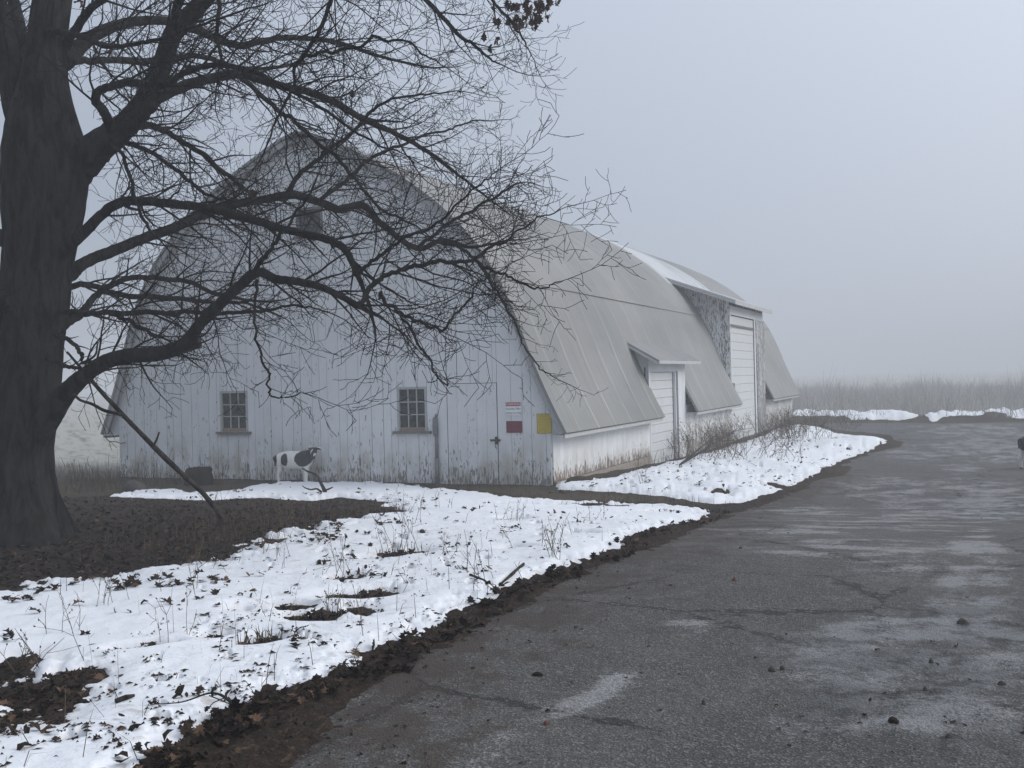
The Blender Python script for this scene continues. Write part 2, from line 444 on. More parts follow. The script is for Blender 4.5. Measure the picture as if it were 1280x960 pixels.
def road_mat():
    m = Mat("old_asphalt", 0.8, 0.35)
    co = m.coord()
    salt, wet, mud = m.attr("salt"), m.attr("wet"), m.attr("mud")
    n1 = m.noise(co, 0.6, 5); n2 = m.noise(co, 5.0, 6, 0.65); n3 = m.noise(co, 55.0, 5, 0.7)
    c = m.mix(n2, (0.036, 0.034, 0.0315), (0.090, 0.085, 0.079))
    c = m.mix(m.math('MULTIPLY', m.ramp(n1, 0.4, 0.7), 0.5), c, (0.105, 0.099, 0.09))
    st = m.voro(co, 95.0)
    tone = m.sep(st.outputs["Color"])[0]
    c = m.mix(m.ramp(tone, 0.70, 0.9, 0.0, 0.8), c, (0.19, 0.183, 0.172))
    c = m.mix(m.ramp(n3, 0.48, 0.68, 0.0, 0.85), c, (0.018, 0.017, 0.016))
    cr = m.voro(m.coord((1, 1, 0.01)), 0.55, 'DISTANCE_TO_EDGE').outputs["Distance"]
    crk = m.math('ADD', cr, m.math('MULTIPLY', m.math('SUBTRACT', m.noise(co, 6.0, 6, 0.7), 0.5), 0.16))
    crack = m.math('MULTIPLY', m.ramp(m.math('ABSOLUTE', crk), 0.0, 0.016, 1.0, 0.0), m.ramp(m.noise(co, 0.5, 3), 0.38, 0.52))
    c = m.mix(m.math('MULTIPLY', crack, 0.85), c, (0.012, 0.011, 0.01))
    thr = m.math('ADD', m.math('MULTIPLY', m.math('SUBTRACT', n2, 0.5), 2.2), m.math('MULTIPLY', m.math('SUBTRACT', m.noise(co, 34.0, 8, 0.85), 0.5), 4.5))
    sm = m.ramp(m.math('ADD', salt, thr), 0.42, 0.95)
    c = m.mix(m.math('MULTIPLY', sm, m.ramp(n3, 0.35, 0.65, 0.35, 0.8)), c, (0.35, 0.35, 0.35))
    c = m.mix(m.ramp(m.math('ADD', mud, m.math('MULTIPLY', m.math('SUBTRACT', m.math('ADD', n2, m.noise(co, 38.0, 8, 0.8)), 1.0), 2.2)), 0.3, 1.0, 0.0, 0.9), c, m.mix(m.noise(co, 90.0, 5, 0.8), (0.012, 0.009, 0.007), (0.085, 0.062, 0.048)))
    c = m.mix(m.math('MULTIPLY', wet, 0.55), c, (0.028, 0.028, 0.028))
    m.color(c)
    m.rough(m.ramp(m.math('MULTIPLY', wet, m.ramp(n2, 0.3, 0.6)), 0.0, 0.8, 0.82, 0.3))
    m.bump(m.math('SUBTRACT', m.math('ADD', st.outputs["Distance"], n3), m.math('MULTIPLY', crack, 1.5)), 0.9, 0.010)
    return m.m
M['road'] = road_mat()

def cow_mat():
    m = Mat("painted_cow", 0.55, 0.3)
    co = m.coord()
    k = m.attr("patch")
    n = m.math('ADD', k, m.math('MULTIPLY', m.math('SUBTRACT', m.noise(co, 14.0, 3), 0.5), 0.25))
    w = m.mix(m.noise(co, 5.0, 4), (0.56, 0.54, 0.50), (0.74, 0.73, 0.70))
    m.color(m.mix(m.ramp(n, 0.45, 0.55), w, (0.022, 0.024, 0.027)))
    return m.m
M['cow'] = cow_mat()
M['sign_white'] = plain("sign_white", (0.74, 0.75, 0.76), 0.45, 0.4, 0.06)
M['sign_red'] = plain("sign_red", (0.30, 0.035, 0.05), 0.45, 0.4, 0.1)
M['sign_maroon'] = plain("sign_maroon", (0.135, 0.022, 0.035), 0.45, 0.4, 0.15)
M['sign_pink'] = plain("sign_faded_print", (0.26, 0.07, 0.085), 0.5, 0.3, 0.1)
M['sign_yellow'] = plain("sign_yellow", (0.50, 0.38, 0.045), 0.5, 0.4, 0.1)
M['sign_olive'] = plain("sign_small_print", (0.22, 0.16, 0.03), 0.5, 0.4, 0.1)
M['sign_black'] = plain("sign_black", (0.03, 0.03, 0.032), 0.5)
M['stone'] = plain("stone", (0.07, 0.062, 0.055), 0.9, 0.2, 0.4, 30)
M['redstone'] = plain("red_brick_bit", (0.13, 0.055, 0.045), 0.9, 0.2, 0.3, 30)

# ------------------------------------------------------------------ ground, road, snow
az_dense = np.arange(-53.5, 6.5, 0.08)
az_out = np.concatenate([np.arange(6.5, 60, 1.2), np.arange(60, 306.5 - 60, 4), np.arange(306.5 - 60, 306.5, 1.2)])
AZ = np.radians(np.concatenate([az_dense, az_out]))
inv = np.arange(1 / 3.6, 1 / 62.0, -0.00062)
RR = np.concatenate([[0.3, 0.8, 1.3, 1.9, 2.4, 2.8, 3.2], 1 / inv, np.geomspace(63, 600, 34)])
GX = RR[:, None] * np.sin(AZ)[None, :]
GY = RR[:, None] * np.cos(AZ)[None, :]
nr, nc = GX.shape
gx, gy = GX.ravel(), GY.ravel()
Z0 = terrain(gx, gy)

snow_main = poly_world([(-60, 737), (0, 736), (90, 726), (180, 717), (250, 703), (300, 690), (335, 678), (385, 664), (440, 652), (494, 636), (482, 625), (425, 622), (385, 626),
    (330, 622), (230, 625), (150, 622), (176, 612), (262, 617), (300, 613), (345, 603), (440, 602), (520, 607), (548, 612), (610, 616), (640, 622), (700, 626), (790, 628), (845, 632),
    (893, 640), (878, 652), (840, 660), (795, 673), (768, 693), (720, 711), (655, 733), (590, 768), (560, 790), (480, 818), (468, 836), (400, 858), (340, 880), (282, 905), (258, 925),
    (205, 952), (120, 1030), (-200, 1400), (-700, 1200), (-400, 800)])
snow_side = poly_world([(690, 609), (706, 600), (760, 600), (830, 581), (862, 572), (920, 556), (960, 543), (990, 531), (1012, 536), (1060, 545), (1113, 549), (1105, 558),
    (1050, 576), (1022, 595), (985, 611), (930, 628), (890, 631), (832, 621), (770, 616), (705, 615)])
bank1 = poly_world([(978, 523), (1010, 520), (1060, 522), (1100, 521), (1136, 523), (1148, 525.5), (1090, 526.5), (1030, 526), (985, 526)])
bank2 = poly_world([(1148, 524), (1185, 523.3), (1200, 519), (1240, 519), (1300, 522.5), (1480, 522), (1480, 526), (1285, 525.5), (1240, 524), (1205, 526.8), (1165, 527)])
road_poly = poly_world([(300, 965), (385, 890), (505, 815), (622, 757), (735, 706), (832, 672), (893, 647), (935, 634), (990, 614), (1045, 588), (1062, 575), (1110, 560), (1120, 551), (1110, 543),
    (1040, 537), (1022, 528), (1090, 526.5), (1150, 525.5), (1200, 527), (1290, 525.5), (1700, 526)]
    + [(2600, 640), (3000, 1300), (1400, 1900), (300, 1900), (-100, 1500)])
leaf_poly = poly_world([(-300, 760), (0, 735), (100, 726), (200, 716), (255, 702), (330, 682), (400, 660), (490, 640), (486, 620), (430, 617), (380, 621), (300, 616), (160, 616), (70, 622), (-40, 640), (-400, 700)])
print("polys ok")

nz1 = fbm(gx, gy, 0.7, 5); nz2 = fbm(gx + 40, gy, 2.6, 4); nz3 = fbm(gx, gy + 70, 9.0, 4)
rdist = np.hypot(gx, gy)
near = 1 - sstep(25, 60, rdist)
d_road = sdf(gx, gy, road_poly)
d_leaf = sdf(gx, gy, leaf_poly)
d_sm = sdf(gx, gy, snow_main); d_ss = sdf(gx, gy, snow_side)
d_b = np.maximum(sdf(gx, gy, bank1), sdf(gx, gy, bank2))

leafy = np.clip(0.5 + d_leaf * 2 + nz2 * 0.8, 0, 1)
edge_band = np.exp(-((d_road + 0.2 + .2 * nz1) / (0.30 + .14 * nz2)) ** 2) * (1 - .85 * sstep(11, 17, rdist)) * (1 - sstep(20, 28, rdist))
leafy = np.maximum(leafy, np.clip(0.9 * (d_sm > -.2) + .45 * (d_ss > -.3) + nz2, 0, 1))
leafy = np.maximum(leafy, np.clip(2.2 * np.exp(-((d_road + .2) / .55) ** 2) * (1 - .6 * sstep(13, 20, rdist)) + nz2 * 0.4, 0, 1))
gz = Z0 + 0.035 * nz1 * near + 0.012 * nz2 + (0.006 + 0.012 * leafy) * nz3
gz += 0.02 * edge_band * (1 + nz3 + nz2)
gz -= 0.05 * sstep(0.05, 0.6, d_road)
def hill(px, py, h, r):
    c = P(px, py); return h * np.exp(-((gx - c[0]) ** 2 + (gy - c[1]) ** 2) / r ** 2)
gz += 0.30 * np.exp(-((d_b - 0.5) / 1.6) ** 2) * (d_b > -5) * (1 + 0.9 * nz1 + .15 * nz2)
mounds = 0.07 * np.clip(d_ss, 0, 1.2) * (1 + 1.0 * nz1)
mounds += hill(1075, 556, 0.2, 1.1) + hill(995, 590, 0.12, 1.4) + hill(1000, 540, 0.2, 1.2)
gz += mounds * (d_ss > -0.5)
gz = gz - 0.0
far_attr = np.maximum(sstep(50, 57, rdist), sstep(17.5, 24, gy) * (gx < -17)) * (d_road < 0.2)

def grid_faces(keep=None):
    i = np.arange(nr - 1)[:, None] * nc; j = np.arange(nc)[None, :]; j2 = (j + 1) % nc
    q = np.stack([i + j, i + nc + j, i + nc + j2, i + j2], -1).reshape(-1, 4)[:, ::-1]
    if keep is not None: q = q[keep[q].any(1)]
    return q
def sub_grid(name, z, keep, attrs, mat, kind="structure"):
    q = grid_faces(keep)
    used = np.unique(q); mp = np.full(gx.size, -1); mp[used] = np.arange(used.size)
    me = mesh_np(name, np.stack([gx, gy, z], -1)[used], mp[q], None, True, {k: v[used] for k, v in attrs.items()})
    return link(name, me, mat, None, kind)
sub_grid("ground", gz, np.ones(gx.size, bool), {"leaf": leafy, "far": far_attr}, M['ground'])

# road: worn edges dip under the soil
rz = Z0 + 0.008 * nz1 + 0.004 * nz2 + 0.03 * np.clip(d_road * 1.7 + nz2 * 0.5 + nz3 * 0.45, -1.6, 0.25) - 0.004
def blob(px, py, rx, ry, ang=0.0):
    """soft ellipse on the ground, radii in metres along and across the line of sight"""
    c = P(px, py); v = c[:2] / np.hypot(*c[:2]); ca, sa = math.cos(ang), math.sin(ang)
    v = np.array([v[0] * ca - v[1] * sa, v[0] * sa + v[1] * ca])
    a = (gx - c[0]) * v[0] + (gy - c[1]) * v[1]; b = -(gx - c[0]) * v[1] + (gy - c[1]) * v[0]
    return np.exp(-((a / rx) ** 2 + (b / ry) ** 2) ** 1.5)
salt = np.zeros(gx.size)
for b in [(1110, 830, 1.6, 0.55), (1200, 800, 1.8, 0.4), (1080, 800, 0.9, 0.35), (860, 785, .22, .22), (1220, 690, 2.2, .28), (1120, 690, 1.3, .5), (1050, 680, 1.0, .5),
          (990, 690, .4, .5), (1180, 640, 2.2, 1.3), (1080, 655, 1.6, 1.2), (960, 665, .7, 1.0), (1150, 610, 2.5, 1.8), (1240, 620, 3.0, .8), (1010, 640, 1.2, 1.2), (1200, 585, 2.5, .5), (1240, 560, 6, 1.5), (1150, 565, 4, 1.2), (1230, 538, 5, 3)]:
    salt = np.maximum(salt, blob(*b))
def streak(pts, w):
    o = np.zeros(gx.size); q = [P(*p)[:2] for p in pts]
    for (ax, ay), (bx, by) in zip(q[:-1], q[1:]):
        ex, ey = bx - ax, by - ay
        tt = np.clip(((gx - ax) * ex + (gy - ay) * ey) / (ex * ex + ey * ey), 0, 1)
        o = np.maximum(o, np.exp(-(((gx - ax - ex * tt) ** 2 + (gy - ay - ey * tt) ** 2) / w ** 2)))
    return o
for pts_, w_ in (([(560, 985), (640, 930), (730, 878), (800, 830)], .11), ([(1190, 735), (1215, 690), (1230, 660)], .16), ([(1150, 640), (1215, 625)], .3), ([(980, 690), (1180, 700)], .25), ([(1000, 660), (1090, 655)], .25)):
    salt = np.maximum(salt, streak(pts_, w_) * .95)
sn = fbm(gx * 0.55 + gy * 0.25, gy * 1.3 - gx * 0.5, 1.7, 5)
salt = np.clip(salt * (0.65 + 1.5 * sn), 0, 1) + np.clip(sn - 0.33, 0, 1) * 0.45 * sstep(9, 14, rdist)
wet = np.zeros(gx.size)
for b in [(1120, 840, 1.3, .75), (1210, 800, 1.6, .5), (1240, 540, 9, 3.5), (1180, 560, 6, 1.5), (1250, 640, 2, .8)]:
    wet = np.maximum(wet, blob(*b))
wet = np.clip(wet * (0.8 + nz2 * 0.9), 0, 1) * (1 - .65 * sstep(12, 22, rdist))
mud = np.clip(1.15 - d_road / 1.1 + nz2 * .9 + nz3 * .4, 0, 1) * (1 - sstep(20, 28, rdist))
sub_grid("road", rz, d_road > -0.9, {"salt": np.clip(salt, 0, 1), "wet": wet, "mud": mud}, M['road'])

# snow with bare holes
hole = np.zeros(gx.size)
for b in [(20, 865, .75, .42), (60, 850, .3, .35), (505, 692, .22, .28), (470, 700, .12, .22), (432, 727, .12, .13), (300, 830, .0, .0), (640, 651, .2, .2), (640, 690, .1, .14), (725, 671, .1, .2), (175, 815, .1, .2), (320, 806, .15, .18), (270, 800, .1, .12),
          (700, 632, .3, 1.2), (760, 630, .3, .9), (790, 635, .2, .8), (455, 640, .7, .7), (400, 640, .8, .8), (830, 642, .2, .25), (735, 603, .25, .35), (700, 618, .5, .5), (1010, 585, .25, .4), (965, 610, .3, .25), (900, 618, .25, .25), (1050, 556, .5, .4),
          (340, 762, .15, .3), (420, 770, .25, .35), (450, 745, .2, .3), (255, 600, .5, .4)]:
    if b[2] > 0: hole = np.maximum(hole, blob(*b))
streaky = fbm(gx * 1.0 + gy * 0.9, gy * 0.35 - gx * 0.55, 4.2, 4)
pix_dirt = np.zeros(gx.size)
for b in [(380, 800, 1.2, .9), (250, 870, 1.0, 1.0), (430, 760, 1.6, .7), (100, 890, .8, .9), (560, 720, 1.2, 1.0), (300, 700, 1.0, 1.6), (700, 660, 2.0, 1.2), (450, 690, 1.5, 1.0), (850, 640, .8, .8), (960, 580, 3, 1.2), (1060, 560, 4, 1.2), (880, 600, 3, 1.5), (960, 600, 2, .8), (800, 605, 1.5, 1.0), (1000, 560, 4, 1.5)]:
    pix_dirt = np.maximum(pix_dirt, blob(*b))
d_snow = np.maximum(np.maximum(d_sm, d_ss), d_b)
rag = np.clip(d_leaf + 1.2, 0, 1)
t = np.clip((d_snow + nz2 * (0.2 + .3 * rag) + nz3 * (0.12 + .06 * rag) + .12 * nz1) * 0.2, -0.06, 0.055)
t = t - hole * np.clip(.7 + 1.1 * nz2 + .25 * nz3, 0, 1.3) * 0.15 - np.clip(streaky + nz3 * 0.5 - 0.78 + 0.34 * pix_dirt, 0, 1) * 0.28
side_only = d_ss > d_sm
t = t - 0.10 * np.clip(nz2 * .9 + nz3 * .4 + streaky * 1.2 - 0.5, 0, 1) * side_only
t = np.minimum(t, 0.055)
sz = Z0 + 0.03 * nz1 * near + 0.012 * nz2 + 0.004 * nz3 + t + 0.006 * perlin(gx * 7, gy * 7)
sz += (mounds * (d_ss > -0.5)) + 0.30 * np.exp(-((d_b - 0.5) / 1.6) ** 2) * (d_b > -5) * (1 + 0.9 * nz1 + .15 * nz2)
sub_grid("snow", sz, (d_snow > -0.6) & (t > -0.07), {"thin": np.clip(t / 0.06, 0, 1), "dirt_haze": np.clip(pix_dirt + 0.2 + 1.0 * (d_b > -1.5), 0, 1)}, M['snow'])  # far banks get full dirt colour, which also paints in the dimming of haze

# quick height lookup for scattered things
_gi = None
def gheight(x, y, which=None):
    z = (gz if which is None else which).reshape(nr, nc)
    r = np.hypot(x, y); a = np.degrees(np.arctan2(x, y))
    i = np.clip(np.searchsorted(RR, r), 0, nr - 1)
    j = np.clip(((a + 53.5) / 0.08).round().astype(int), 0, len(az_dense) - 1)
    return z[i, j]
top_z = np.maximum(gz, np.where((d_snow > -0.6) & (t > -0.07), sz, -9))
top_z = np.maximum(top_z, np.where(d_road > -0.9, rz, -9))
snow_up = (sz > gz) & (d_snow > -0.6)
def G(px, py):
    p = P(px, py); p[2] = float(gheight(p[0], p[1], top_z)); return p
print("ground ok")

# ------------------------------------------------------------------ barn
BX, BY0, BY1, HW = -12.9, 18.73, 49.2, 5.5
barn = empty("barn", (BX, BY0, 0), "long white gothic-roofed barn with flaking boards and grey curved roof, in fog", "barn")
OB = (BX, BY0, 0)
_u = np.array([0, .35, .8, 1.6, 2.2, 2.9, 3.5, 4.0, 4.4, 4.75, 5.03, 5.22, 5.53, 5.87])
_z = np.array([7.46, 7.39, 7.19, 6.80, 6.46, 5.98, 5.48, 4.95, 4.38, 3.72, 3.03, 2.50, 1.75, 1.02])
def zr(u):
    u = np.asarray(u, float)
    u = np.abs(u + 0.11 * (1 - (np.minimum(np.abs(u), 5.87) / 5.87) ** 4))   # the old frame leans a little to the left
    return np.interp(u, _u2, _z2)
_sp = spline(np.stack([_u, _z], -1), 8); _u2, _z2 = _sp[:, 0], _sp[:, 1]

# front wall, board by board
OPEN = [(-15.40, -14.64, 1.07, 1.98), (-10.82, -10.12, 1.07, 1.98), (-13.22, -12.54, 5.28, 5.90), (-9.66, -8.54, -0.5, 2.03)]
mb = MB()
cuts = {round(v, 3) for o in OPEN for v in o[:2]}
x = BX - HW; edges = [x]
while x < BX + HW - 0.1:
    w = random.choice([0.19, 0.24, 0.24, 0.29, 0.3])
    nx = min(x + w, BX + HW)
    for c in sorted(cuts):
        if x + 0.05 < c < nx + 0.07: nx = c; break
    x = nx; edges.append(x)
edges[-1] = BX + HW
for x0, x1 in zip(edges[:-1], edges[1:]):
    segs = [(-0.35, 99)]
    for a, b, z0, z1 in OPEN:
        if x0 >= a - 0.01 and x1 <= b + 0.01:
            s2 = []
            for s0, s1 in segs:
                if s0 < z0: s2.append((s0, z0))
                if s1 > z1: s2.append((z1, s1))
            segs = s2
    r = random.random(); dy = (random.random() - .5) * 0.008; g = random.choice([.003, .004, .005, .008])
    for s0, s1 in segs:
        t0 = min(s1, zr(x0 + g - BX) - 0.05); t1 = min(s1, zr(x1 - g - BX) - 0.05)
        if t0 <= s0 and t1 <= s0: continue
        mb.prism([(x0 + g, BY0 + dy, s0), (x1 - g, BY0 + dy, s0), (x1 - g, BY0 + dy, t1), (x0 + g, BY0 + dy, t0)], (0, 0.024, 0), rnd=r)
gable = mb.build("gable_wall", M['front'], barn, origin=OB)
# dark sheathing behind the boards, with the same openings
mb = MB()
cols = sorted({BX - HW + 0.02, BX + HW - 0.02} | cuts | set(np.linspace(BX - HW + .1, BX + HW - .1, 30)))
for x0, x1 in zip(cols[:-1], cols[1:]):
    if x1 - x0 < 1e-4: continue
    segs = [(-0.35, 99)]
    for a, b, z0, z1 in OPEN[:3]:
        if x0 >= a - 0.01 and x1 <= b + 0.01:
            segs = [(s0, min(s1, z0)) for s0, s1 in segs] + [(z1, 99)]
    for s0, s1 in segs:
        t0 = min(s1, zr(x0 - BX) - 0.08); t1 = min(s1, zr(x1 - BX) - 0.08)
        mb.add([(x0, BY0 + 0.04, s0), (x1, BY0 + 0.04, s0), (x1, BY0 + 0.04, t1), (x0, BY0 + 0.04, t0)], [(0, 1, 2, 3)])
mb.build("sheathing", M['backing'], barn, origin=OB)

# side walls: narrow vertical boards
def side_boards(mb, xp, y0, y1, z0, z1, w=0.115, out=1):
    y = y0
    while y < y1 - 0.01:
        e = min(y + w * random.uniform(.9, 1.1), y1); d = (random.random() - .5) * 0.004
        mb.box((xp - 0.024 + d if out > 0 else xp + d, y + 0.0015, z0), (xp + d if out > 0 else xp + 0.024 + d, e - 0.0015, z1)); y = e
XS = BX + HW + 0.02          # right wall face
mb = MB(); side_boards(mb, XS, BY0 + 0.03, 25.52, 0.06, 1.22)
mb.build("side_wall", M['side'], barn, origin=OB)
mb = MB(); side_boards(mb, XS, 29.27, 35.66, -0.2, 1.22, 0.2)
tag(mb.build("side_wall", M['side_far'], barn, origin=OB), "heavily peeling side wall boards between the two door dormers")
mb = MB(); side_boards(mb, XS, 42.12, BY1, -0.3, 1.22, 0.2); mb.build("side_wall", M['side_far'], barn, origin=OB)
mb = MB(); side_boards(mb, BX - HW - 0.02, BY0 + 0.03, BY1, -0.3, 1.25, 0.25, -1)
mb.build("side_wall", M['side_far'], barn, origin=OB)
for a, b, xq in ((BY0 + .05, 25.5, XS - .06), (29.3, 35.6, XS - .06), (42.15, BY1 - .05, XS - .06), (BY0 + .05, BY1 - .05, BX - HW + .03)):
    mb = MB(); mb.box((xq, a, -0.3), (xq + .03, b, 1.3)); mb.build("sheathing", M['backing'], barn, origin=OB)
mb = MB()
xs = np.linspace(-HW, HW, 40)
for a, b in zip(xs[:-1], xs[1:]):
    mb.prism([(BX + a, BY1 - .03, -0.4), (BX + b, BY1 - .03, -0.4), (BX + b, BY1 - .03, zr(b) - .05), (BX + a, BY1 - .03, zr(a) - .05)], (0, .03, 0))
mb.build("rear_wall", M['front'], barn, origin=OB)
for a, b, zt in ((BY0 + .12, 25.5, .05), (29.3, 35.6, -.205), (42.2, BY1, -.305)):
    mb = MB(); mb.box((XS - 0.08, a, -0.6), (XS + 0.035, b, zt)); mb.build("foundation", M['concrete'], barn, origin=OB)

# roof: one curved shell with the two door bays cut out of its right slope
U_OUT = np.concatenate([-_u2[::-1][:-1], _u2]); ZZ = zr(U_OUT)
slope = np.gradient(ZZ, U_OUT); nrm = np.stack([-slope, np.ones_like(slope)], -1); nrm /= np.linalg.norm(nrm, axis=1)[:, None]
mid = int(np.argmax(ZZ)); nrm[mid] = (0, 1)
Y_CUT = [25.64, 29.23, 35.68, 42.10]
YS = np.array(sorted(set(np.round(np.concatenate([np.arange(BY0 - 0.2, 49.27, 0.58), [49.27], Y_CUT, [34.8, 41.9]]), 3))))
YS = YS[np.concatenate([[True], np.diff(YS) > 0.02])]
U_C1, U_C2 = 5.06, 3.55
nu, ny = len(U_OUT), len(YS)
sag = 0.02 * np.sin(YS * 0.41) * 1.0
def shell(off):
    v = np.zeros((nu, ny, 3))
    v[..., 0] = BX + (U_OUT + nrm[:, 0] * off)[:, None]; v[..., 1] = YS[None]; v[..., 2] = (ZZ + nrm[:, 1] * off)[:, None] + sag[None] * (ZZ / 8)[:, None]
    return v.reshape(-1, 3)
cell = np.ones((nu - 1, ny - 1), bool)
uc = (U_OUT[:-1] + U_OUT[1:]) / 2; yc = (YS[:-1] + YS[1:]) / 2
cell &= ~((uc > U_C1)[:, None] & ((yc > Y_CUT[0]) & (yc < Y_CUT[1]))[None])
cell &= ~((uc > U_C2)[:, None] & ((yc > Y_CUT[2]) & (yc < Y_CUT[3]))[None])
V = np.concatenate([shell(0.03), shell(-0.03)]); NN = nu * ny
idx = np.arange(NN).reshape(nu, ny)
q = []
for i in range(nu - 1):
    for j in range(ny - 1):
        if not cell[i, j]: continue
        a, b, c, d = idx[i, j], idx[i + 1, j], idx[i + 1, j + 1], idx[i, j + 1]
        q.append((a, b, c, d)); q.append((NN + d, NN + c, NN + b, NN + a))
        for (di, dj, e, f) in ((-1, 0, a, d), (1, 0, c, b), (0, -1, b, a), (0, 1, d, c)):
            ii, jj = i + di, j + dj
            if not (0 <= ii < nu - 1 and 0 <= jj < ny - 1 and cell[ii, jj]): q.append((e, f, NN + f, NN + e))
# pale newer sheets in the bay above the tall door
pale1 = ((YS > 34.75) & (YS < 41.95))[None, :] & ((U_OUT > -0.1) & (U_OUT < 3.7))[:, None]
pale = np.concatenate([pale1.ravel(), np.zeros(NN, bool)]).astype(float)
roof_me = mesh_np("roof", V - np.array(OB), np.array(q), None, True, {"pale": pale, "rnd": np.zeros(len(V))})
roof = link("roof", roof_me, M['roof'], barn)
try: roof_me.set_sharp_from_angle(angle=math.radians(35))
except Exception: pass
# lap seams and a ridge cap on the shell
mb = MB()
for yy in np.arange(19.14, 49, 1.16):
    for us in (np.linspace(0.25, 5.86, 26), np.linspace(-0.25, -5.86, 26)):
        lim = 5.86
        if us[0] > 0 and Y_CUT[0] - .05 < yy < Y_CUT[1] + .05: lim = U_C1 - 0.1
        if us[0] > 0 and Y_CUT[2] - .05 < yy < Y_CUT[3] + .05: lim = U_C2 - 0.15
        us = us[np.abs(us) <= lim]
        pts = np.stack([BX + us, np.full_like(us, yy), zr(us)], -1)
        sl = np.interp(us, U_OUT, nrm[:, 0]); sz_ = np.interp(us, U_OUT, nrm[:, 1])
        o = np.stack([sl, 0 * sl, sz_], -1)
        a = pts + o * 0.026 + [0, -.03, 0]; b = pts + o * 0.031 + [0, -.018, 0]; c = pts + o * 0.031 + [0, .018, 0]; d = pts + o * 0.026 + [0, .03, 0]
        n = len(us); v = np.concatenate([a, b, c, d]); k = np.arange(n - 1)
        qq = np.concatenate([np.stack([k + m * n, k + 1 + m * n, k + 1 + (m + 1) * n, k + (m + 1) * n], -1) for m in range(3)])
        mb.add(v, qq)
# long lap across the slope and another high up
for uu in (4.45, 2.75, -4.45, -2.75):
    z0 = float(zr(uu)); s_ = np.sign(uu)
    for (ya, yb) in ((BY0 - .18, 35.6), (42.15, 49.2)):
        mb.prism([(BX + uu + s_ * .02, ya, z0 + .028), (BX + uu + s_ * .045, ya, z0 + .02), (BX + uu + s_ * .105, ya, z0 - .075), (BX + uu + s_ * .08, ya, z0 - .075)], (0, yb - ya, 0))
mb.build("roof_seam", M['roof'], roof, origin=OB)
mb = MB()
mb.prism([(BX - .41, BY0 - .21, 7.36), (BX - .11, BY0 - .21, 7.475), (BX + .19, BY0 - .21, 7.36), (BX - .11, BY0 - .21, 7.52)], (0, 30.7, 0))
mb.build("ridge_cap", M['roof'], roof, origin=OB)
# rake boards following the curve at the front, eave boards, triangular returns
for s_ in (-1, 1):
    mb = MB()
    us = np.linspace(0, 5.84, 34)
    for a, b in zip(us[:-1], us[1:]):
        za, zb = zr(s_ * a) - 0.034, zr(s_ * b) - 0.034
        na = s_ * np.interp(s_ * a, U_OUT, nrm[:, 0]), np.interp(s_ * a, U_OUT, nrm[:, 1]); nb = s_ * np.interp(s_ * b, U_OUT, nrm[:, 0]), np.interp(s_ * b, U_OUT, nrm[:, 1])
        w = 0.11
        mb.prism([(BX + s_ * a, BY0 - .17, za), (BX + s_ * b, BY0 - .17, zb), (BX + s_ * (b - nb[0] * w), BY0 - .17, zb - nb[1] * w), (BX + s_ * (a - na[0] * w), BY0 - .17, za - na[1] * w)], (0, 0.03, 0))
    mb.build("rake_board", M['soffit'], barn, origin=OB)
for s_ in (-1, 1):
    mb = MB()
    mb.prism([(BX + s_ * (HW + .005), BY0 + .002, 1.0), (BX + s_ * (HW + .335), BY0 + .002, 1.0), (BX + s_ * (HW + .005), BY0 + .002, 1.74)], (0, 0.03, 0)); mb.build("eave_return", M['trimx'], barn, origin=OB)
for ya, yb in ((BY0 - .16, 25.6), (29.27, 35.64), (42.14, 49.2)):
    mb = MB(); mb.box((BX + 5.81, ya, 0.93), (BX + 5.845, yb, 1.0)); mb.box((BX + HW + .03, ya, 0.985), (BX + 5.81, yb, 0.999)); mb.build("eave_board", M['fascia'], barn, origin=OB)
mb = MB(); mb.box((BX - 5.845, BY0 - .16, .93), (BX - 5.81, 49.2, 1.0)); mb.box((BX - 5.80, BY0 - .16, .985), (BX - HW - .03, 49.2, 1.0))
mb.build("eave_board", M['fascia'], barn, origin=OB)

# windows
def window(x0, x1, z0, z1, broken):
    w = MB(); f = 0.05
    y0, y1 = BY0 - 0.012, BY0 + 0.06
    w.box((x0, y0, z0), (x0 + f, y1, z1)); w.box((x1 - f, y0, z0), (x1, y1, z1)); w.box((x0 + f, y0, z1 - f), (x1 - f, y1, z1))
    win = w.build("window", M['frame'], barn, origin=OB)
    s = MB(); s.box((x0 + f, y0 + .01, z0), (x1 - f, y1, z0 + 0.075)); s.build("bottom_rail", M['rotten'], win, origin=OB)
    s = MB(); s.box((x0 - 0.09, BY0 - 0.075, z0 - 0.055), (x1 + 0.09, BY0 + .02, z0 - 0.003)); s.build("sill", M['sill'], win, origin=OB)
    mu = MB(); gx0, gx1, gz0, gz1 = x0 + f, x1 - f, z0 + .075, z1 - f
    for k in (1, 2):
        xx = gx0 + (gx1 - gx0) * k / 3
        zz = gz0 + (gz1 - gz0) * k / 3
        if broken and k == 2:
            mu.box((xx - .011, BY0 + .012, gz0), (xx + .011, BY0 + .04, gz0 + (gz1 - gz0) / 3)); mu.box((xx - .011, BY0 + .012, gz0 + (gz1 - gz0) * 2 / 3), (xx + .011, BY0 + .04, gz1))
        else: mu.box((xx - .011, BY0 + .012, gz0), (xx + .011, BY0 + .04, gz1))
        mu.box((gx0, BY0 + .018, zz - .011), (gx1, BY0 + .036, zz + .011))
    mu.build("glazing_bar", M['frame'], win, origin=OB)
    g = MB(); g.box((gx0 - .01, BY0 + .042, gz0 - .01), (gx1 + .01, BY0 + .048, gz1 + .01)); g.build("pane", M['glass'], win, origin=OB)
    return win
tag(window(*OPEN[0], True), "left barn window with a darker square opening among its nine panes")
tag(window(*OPEN[1], False), "right barn window of nine dusty panes over a rotten rail")
a, b, z0, z1 = OPEN[2]
